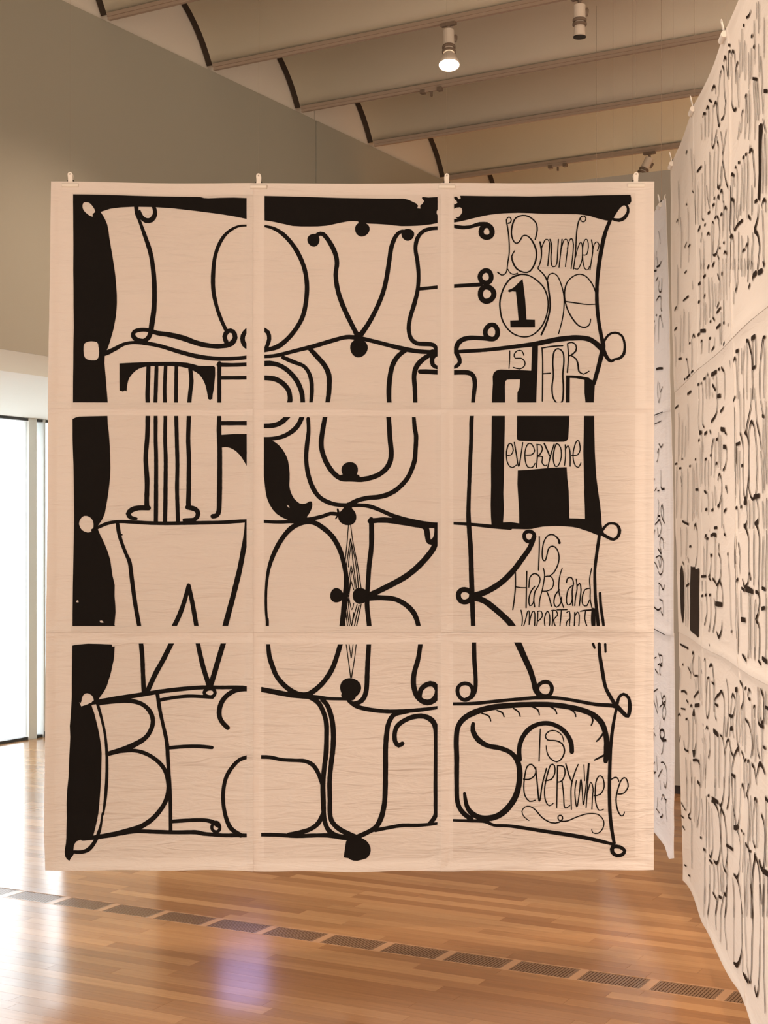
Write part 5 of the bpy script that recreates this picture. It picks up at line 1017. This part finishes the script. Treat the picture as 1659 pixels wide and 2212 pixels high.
for r, lst in per.items():
    bm = bmesh.new()
    for st in lst:
        w = 0.0065; pp = []
        for p in st:
            if len(p) > 2: w = p[2] / 1000 * 0.8
            pp.append((p[0], p[1], w))
        ribbon(bm, pp, step=0.012)
    bmesh.ops.triangulate(bm, faces=[f for f in bm.faces if len(f.verts) > 4])
    for f in bm.faces:
        f.normal_update()
        if f.normal.z < 0: f.normal_flip()
    for v in bm.verts: v.co = midb.pt(v.co.x, v.co.y, 0.0016 * (2 - r) + 0.0028) - midb.root.location
    tag(mesh_obj('ink_lettering', bm, M_INK2, ns[(r, 2)], smooth=True), kind='stuff')
for k, s in enumerate((2.29, 1.47, 0.76, 0.07)):
    nm = ['nearest', 'second nearest', 'second farthest', 'farthest'][k]
    place_clip(midb, s, '%s of the white clips on top of the end-on banner behind' % nm, 'clips on the end-on banner',
               'thin wire rising from the %s clip of the end-on banner to the ceiling' % nm, 'wires of the end-on banner', 0.0008)

# ------------------------------------------------------------------ track lights
def track_light(ru, px, label, tilt, lit, r_bell=0.056, length=0.245, face=(0, -1), small=False):
    # point on the track of vault ru seen in photo column px
    k = (px - CX) / FOC
    A = P(ru, 0)
    s = (k * A.y - A.x) / (DR.x - k * DR.y)
    b = A + DR * s
    root = empty('track_light', (b.x, b.y, RAIL_Z - 0.010))
    tag(root, label, 'spotlight', 'spotlights on the ceiling tracks')
    def sub(nm, prof, mat, M=None, seg=28, par=root):
        q = bmesh.new(); add_lathe(q, prof, M, seg)
        return mesh_obj(nm, q, mat, par, smooth=False)
    q = bmesh.new(); add_box(q, (-0.045, -0.014, -0.018), (0.045, 0.014, 0.002), Matrix.Rotation(-AR, 4, 'Z'), 0.003)
    mesh_obj('adapter', q, M_LAMPD, root)
    sub('neck', [(0.010, -0.045), (0.010, -0.016)], M_LAMPD, None, 12)
    ax = Vector((-face[1], face[0], 0))
    T = Matrix.Translation((0, 0, -0.045)) @ Matrix.Rotation(tilt, 4, ax)
    L = length - 0.045
    R = r_bell
    body = sub('housing', [(0.022, -0.005), (0.030, 0.0), (0.031, -0.42 * L), (0.026, -0.43 * L)][::1], M_LAMPW, T)
    for j, (z, rr) in enumerate(((-0.47 * L, 0.036), (-0.60 * L, 0.037))):
        sub('cooling_fin', [(rr - 0.004, z - 0.010), (rr, z - 0.007), (rr, z + 0.003), (rr - 0.004, z + 0.006)], M_LAMPD if j else M_LAMPD, T)
    sub('fin_core', [(0.026, -0.66 * L), (0.026, -0.42 * L)], M_LAMPW, T)
    kn = T @ Matrix.Translation(Vector((0.036, 0, -0.20 * L))) 
    q = bmesh.new(); add_lathe(q, [(0.006, -0.024), (0.010, -0.006), (0.011, 0.010), (0.006, 0.018)], kn, 14)
    mesh_obj('knob', q, M_LAMPD, root, smooth=True)
    if small:
        bell = sub('bell', [(0.026, -0.66 * L), (0.028, -0.72 * L), (0.030, -0.97 * L), (R, -0.985 * L), (R, -L)], M_LAMPW, T)
        sub('lens', [(0.001, -L - 0.001), (R - 0.001, -L - 0.001), (R - 0.001, -L - 0.006), (0.001, -L - 0.006)], M_BLACK, T)
    else:
        bm = bmesh.new()
        prof = [(0.027, -0.66 * L), (0.034, -0.72 * L), (R * 0.86, -0.86 * L), (R, -0.95 * L), (R, -L), (R - 0.004, -L), (R - 0.005, -0.955 * L)]
        add_lathe(bm, prof, T, 32, cap=False)
        mesh_obj('bell', bm, M_LAMPW, root, smooth=True)
        bm = bmesh.new()
        add_lathe(bm, [(0.001, -L - 0.004), (R * 0.5, -L - 0.002), (R - 0.006, -0.965 * L), (R - 0.006, -0.94 * L), (0.001, -0.94 * L)], T, 32)
        mesh_obj('lens', bm, M_LENS if lit else M_BLACK, root, smooth=True)
    if lit:
        aim = (T @ Vector((0, 0, -1))) - (T @ Vector((0, 0, 0)))
        p = root.location + (T @ Vector((0, 0, -L - 0.03)))
        spot('track_spot', p, p + aim, 120, 70, 0.9, 0.04)
    return root
track_light(1.783, 969, 'lit track spotlight with glowing lens, hanging above the big banner', -0.33, True, 0.058, 0.262)
track_light(1.783, 1252, 'small unlit downlight with dark lens on the same track, upper right', 0.0, False, 0.0335, 0.205, small=True)
track_light(4.954, 1403, 'dim tilted spotlight above the grey partition, just over the far banner clip', 0.45, False, 0.056, 0.235, face=(1, 0))
def track_joint(ru, px, label):
    k = (px - CX) / FOC
    A = P(ru, 0); s = (k * A.y - A.x) / (DR.x - k * DR.y); b = A + DR * s
    r = empty('track_joint', (b.x, b.y, RAIL_Z - 0.010)); tag(r, label, 'track fitting', 'small fittings on the ceiling tracks')
    R = Matrix.Rotation(-AR, 4, 'Z')
    for nm, bx in (('end_cap', (-0.075, -0.016, -0.022, -0.045, 0.016, 0.004)), ('end_cap', (0.045, -0.016, -0.022, 0.075, 0.016, 0.004)), ('link', (-0.045, -0.008, -0.014, 0.045, 0.008, 0.0))):
        q = bmesh.new(); add_box(q, bx[:3], bx[3:], R, 0.002); mesh_obj(nm, q, M_LAMPD if nm == 'end_cap' else M_TRACK, r)
    q = bmesh.new(); add_box(q, (-0.006, -0.006, -0.045), (0.006, 0.006, -0.014), R); mesh_obj('hook', q, M_LAMPD, r)
track_joint(2.791, 932, 'small dark track fitting on the rail just below the lit spotlight')
track_joint(4.954, 1205, 'small dark track fitting on the far rail above the big banner')
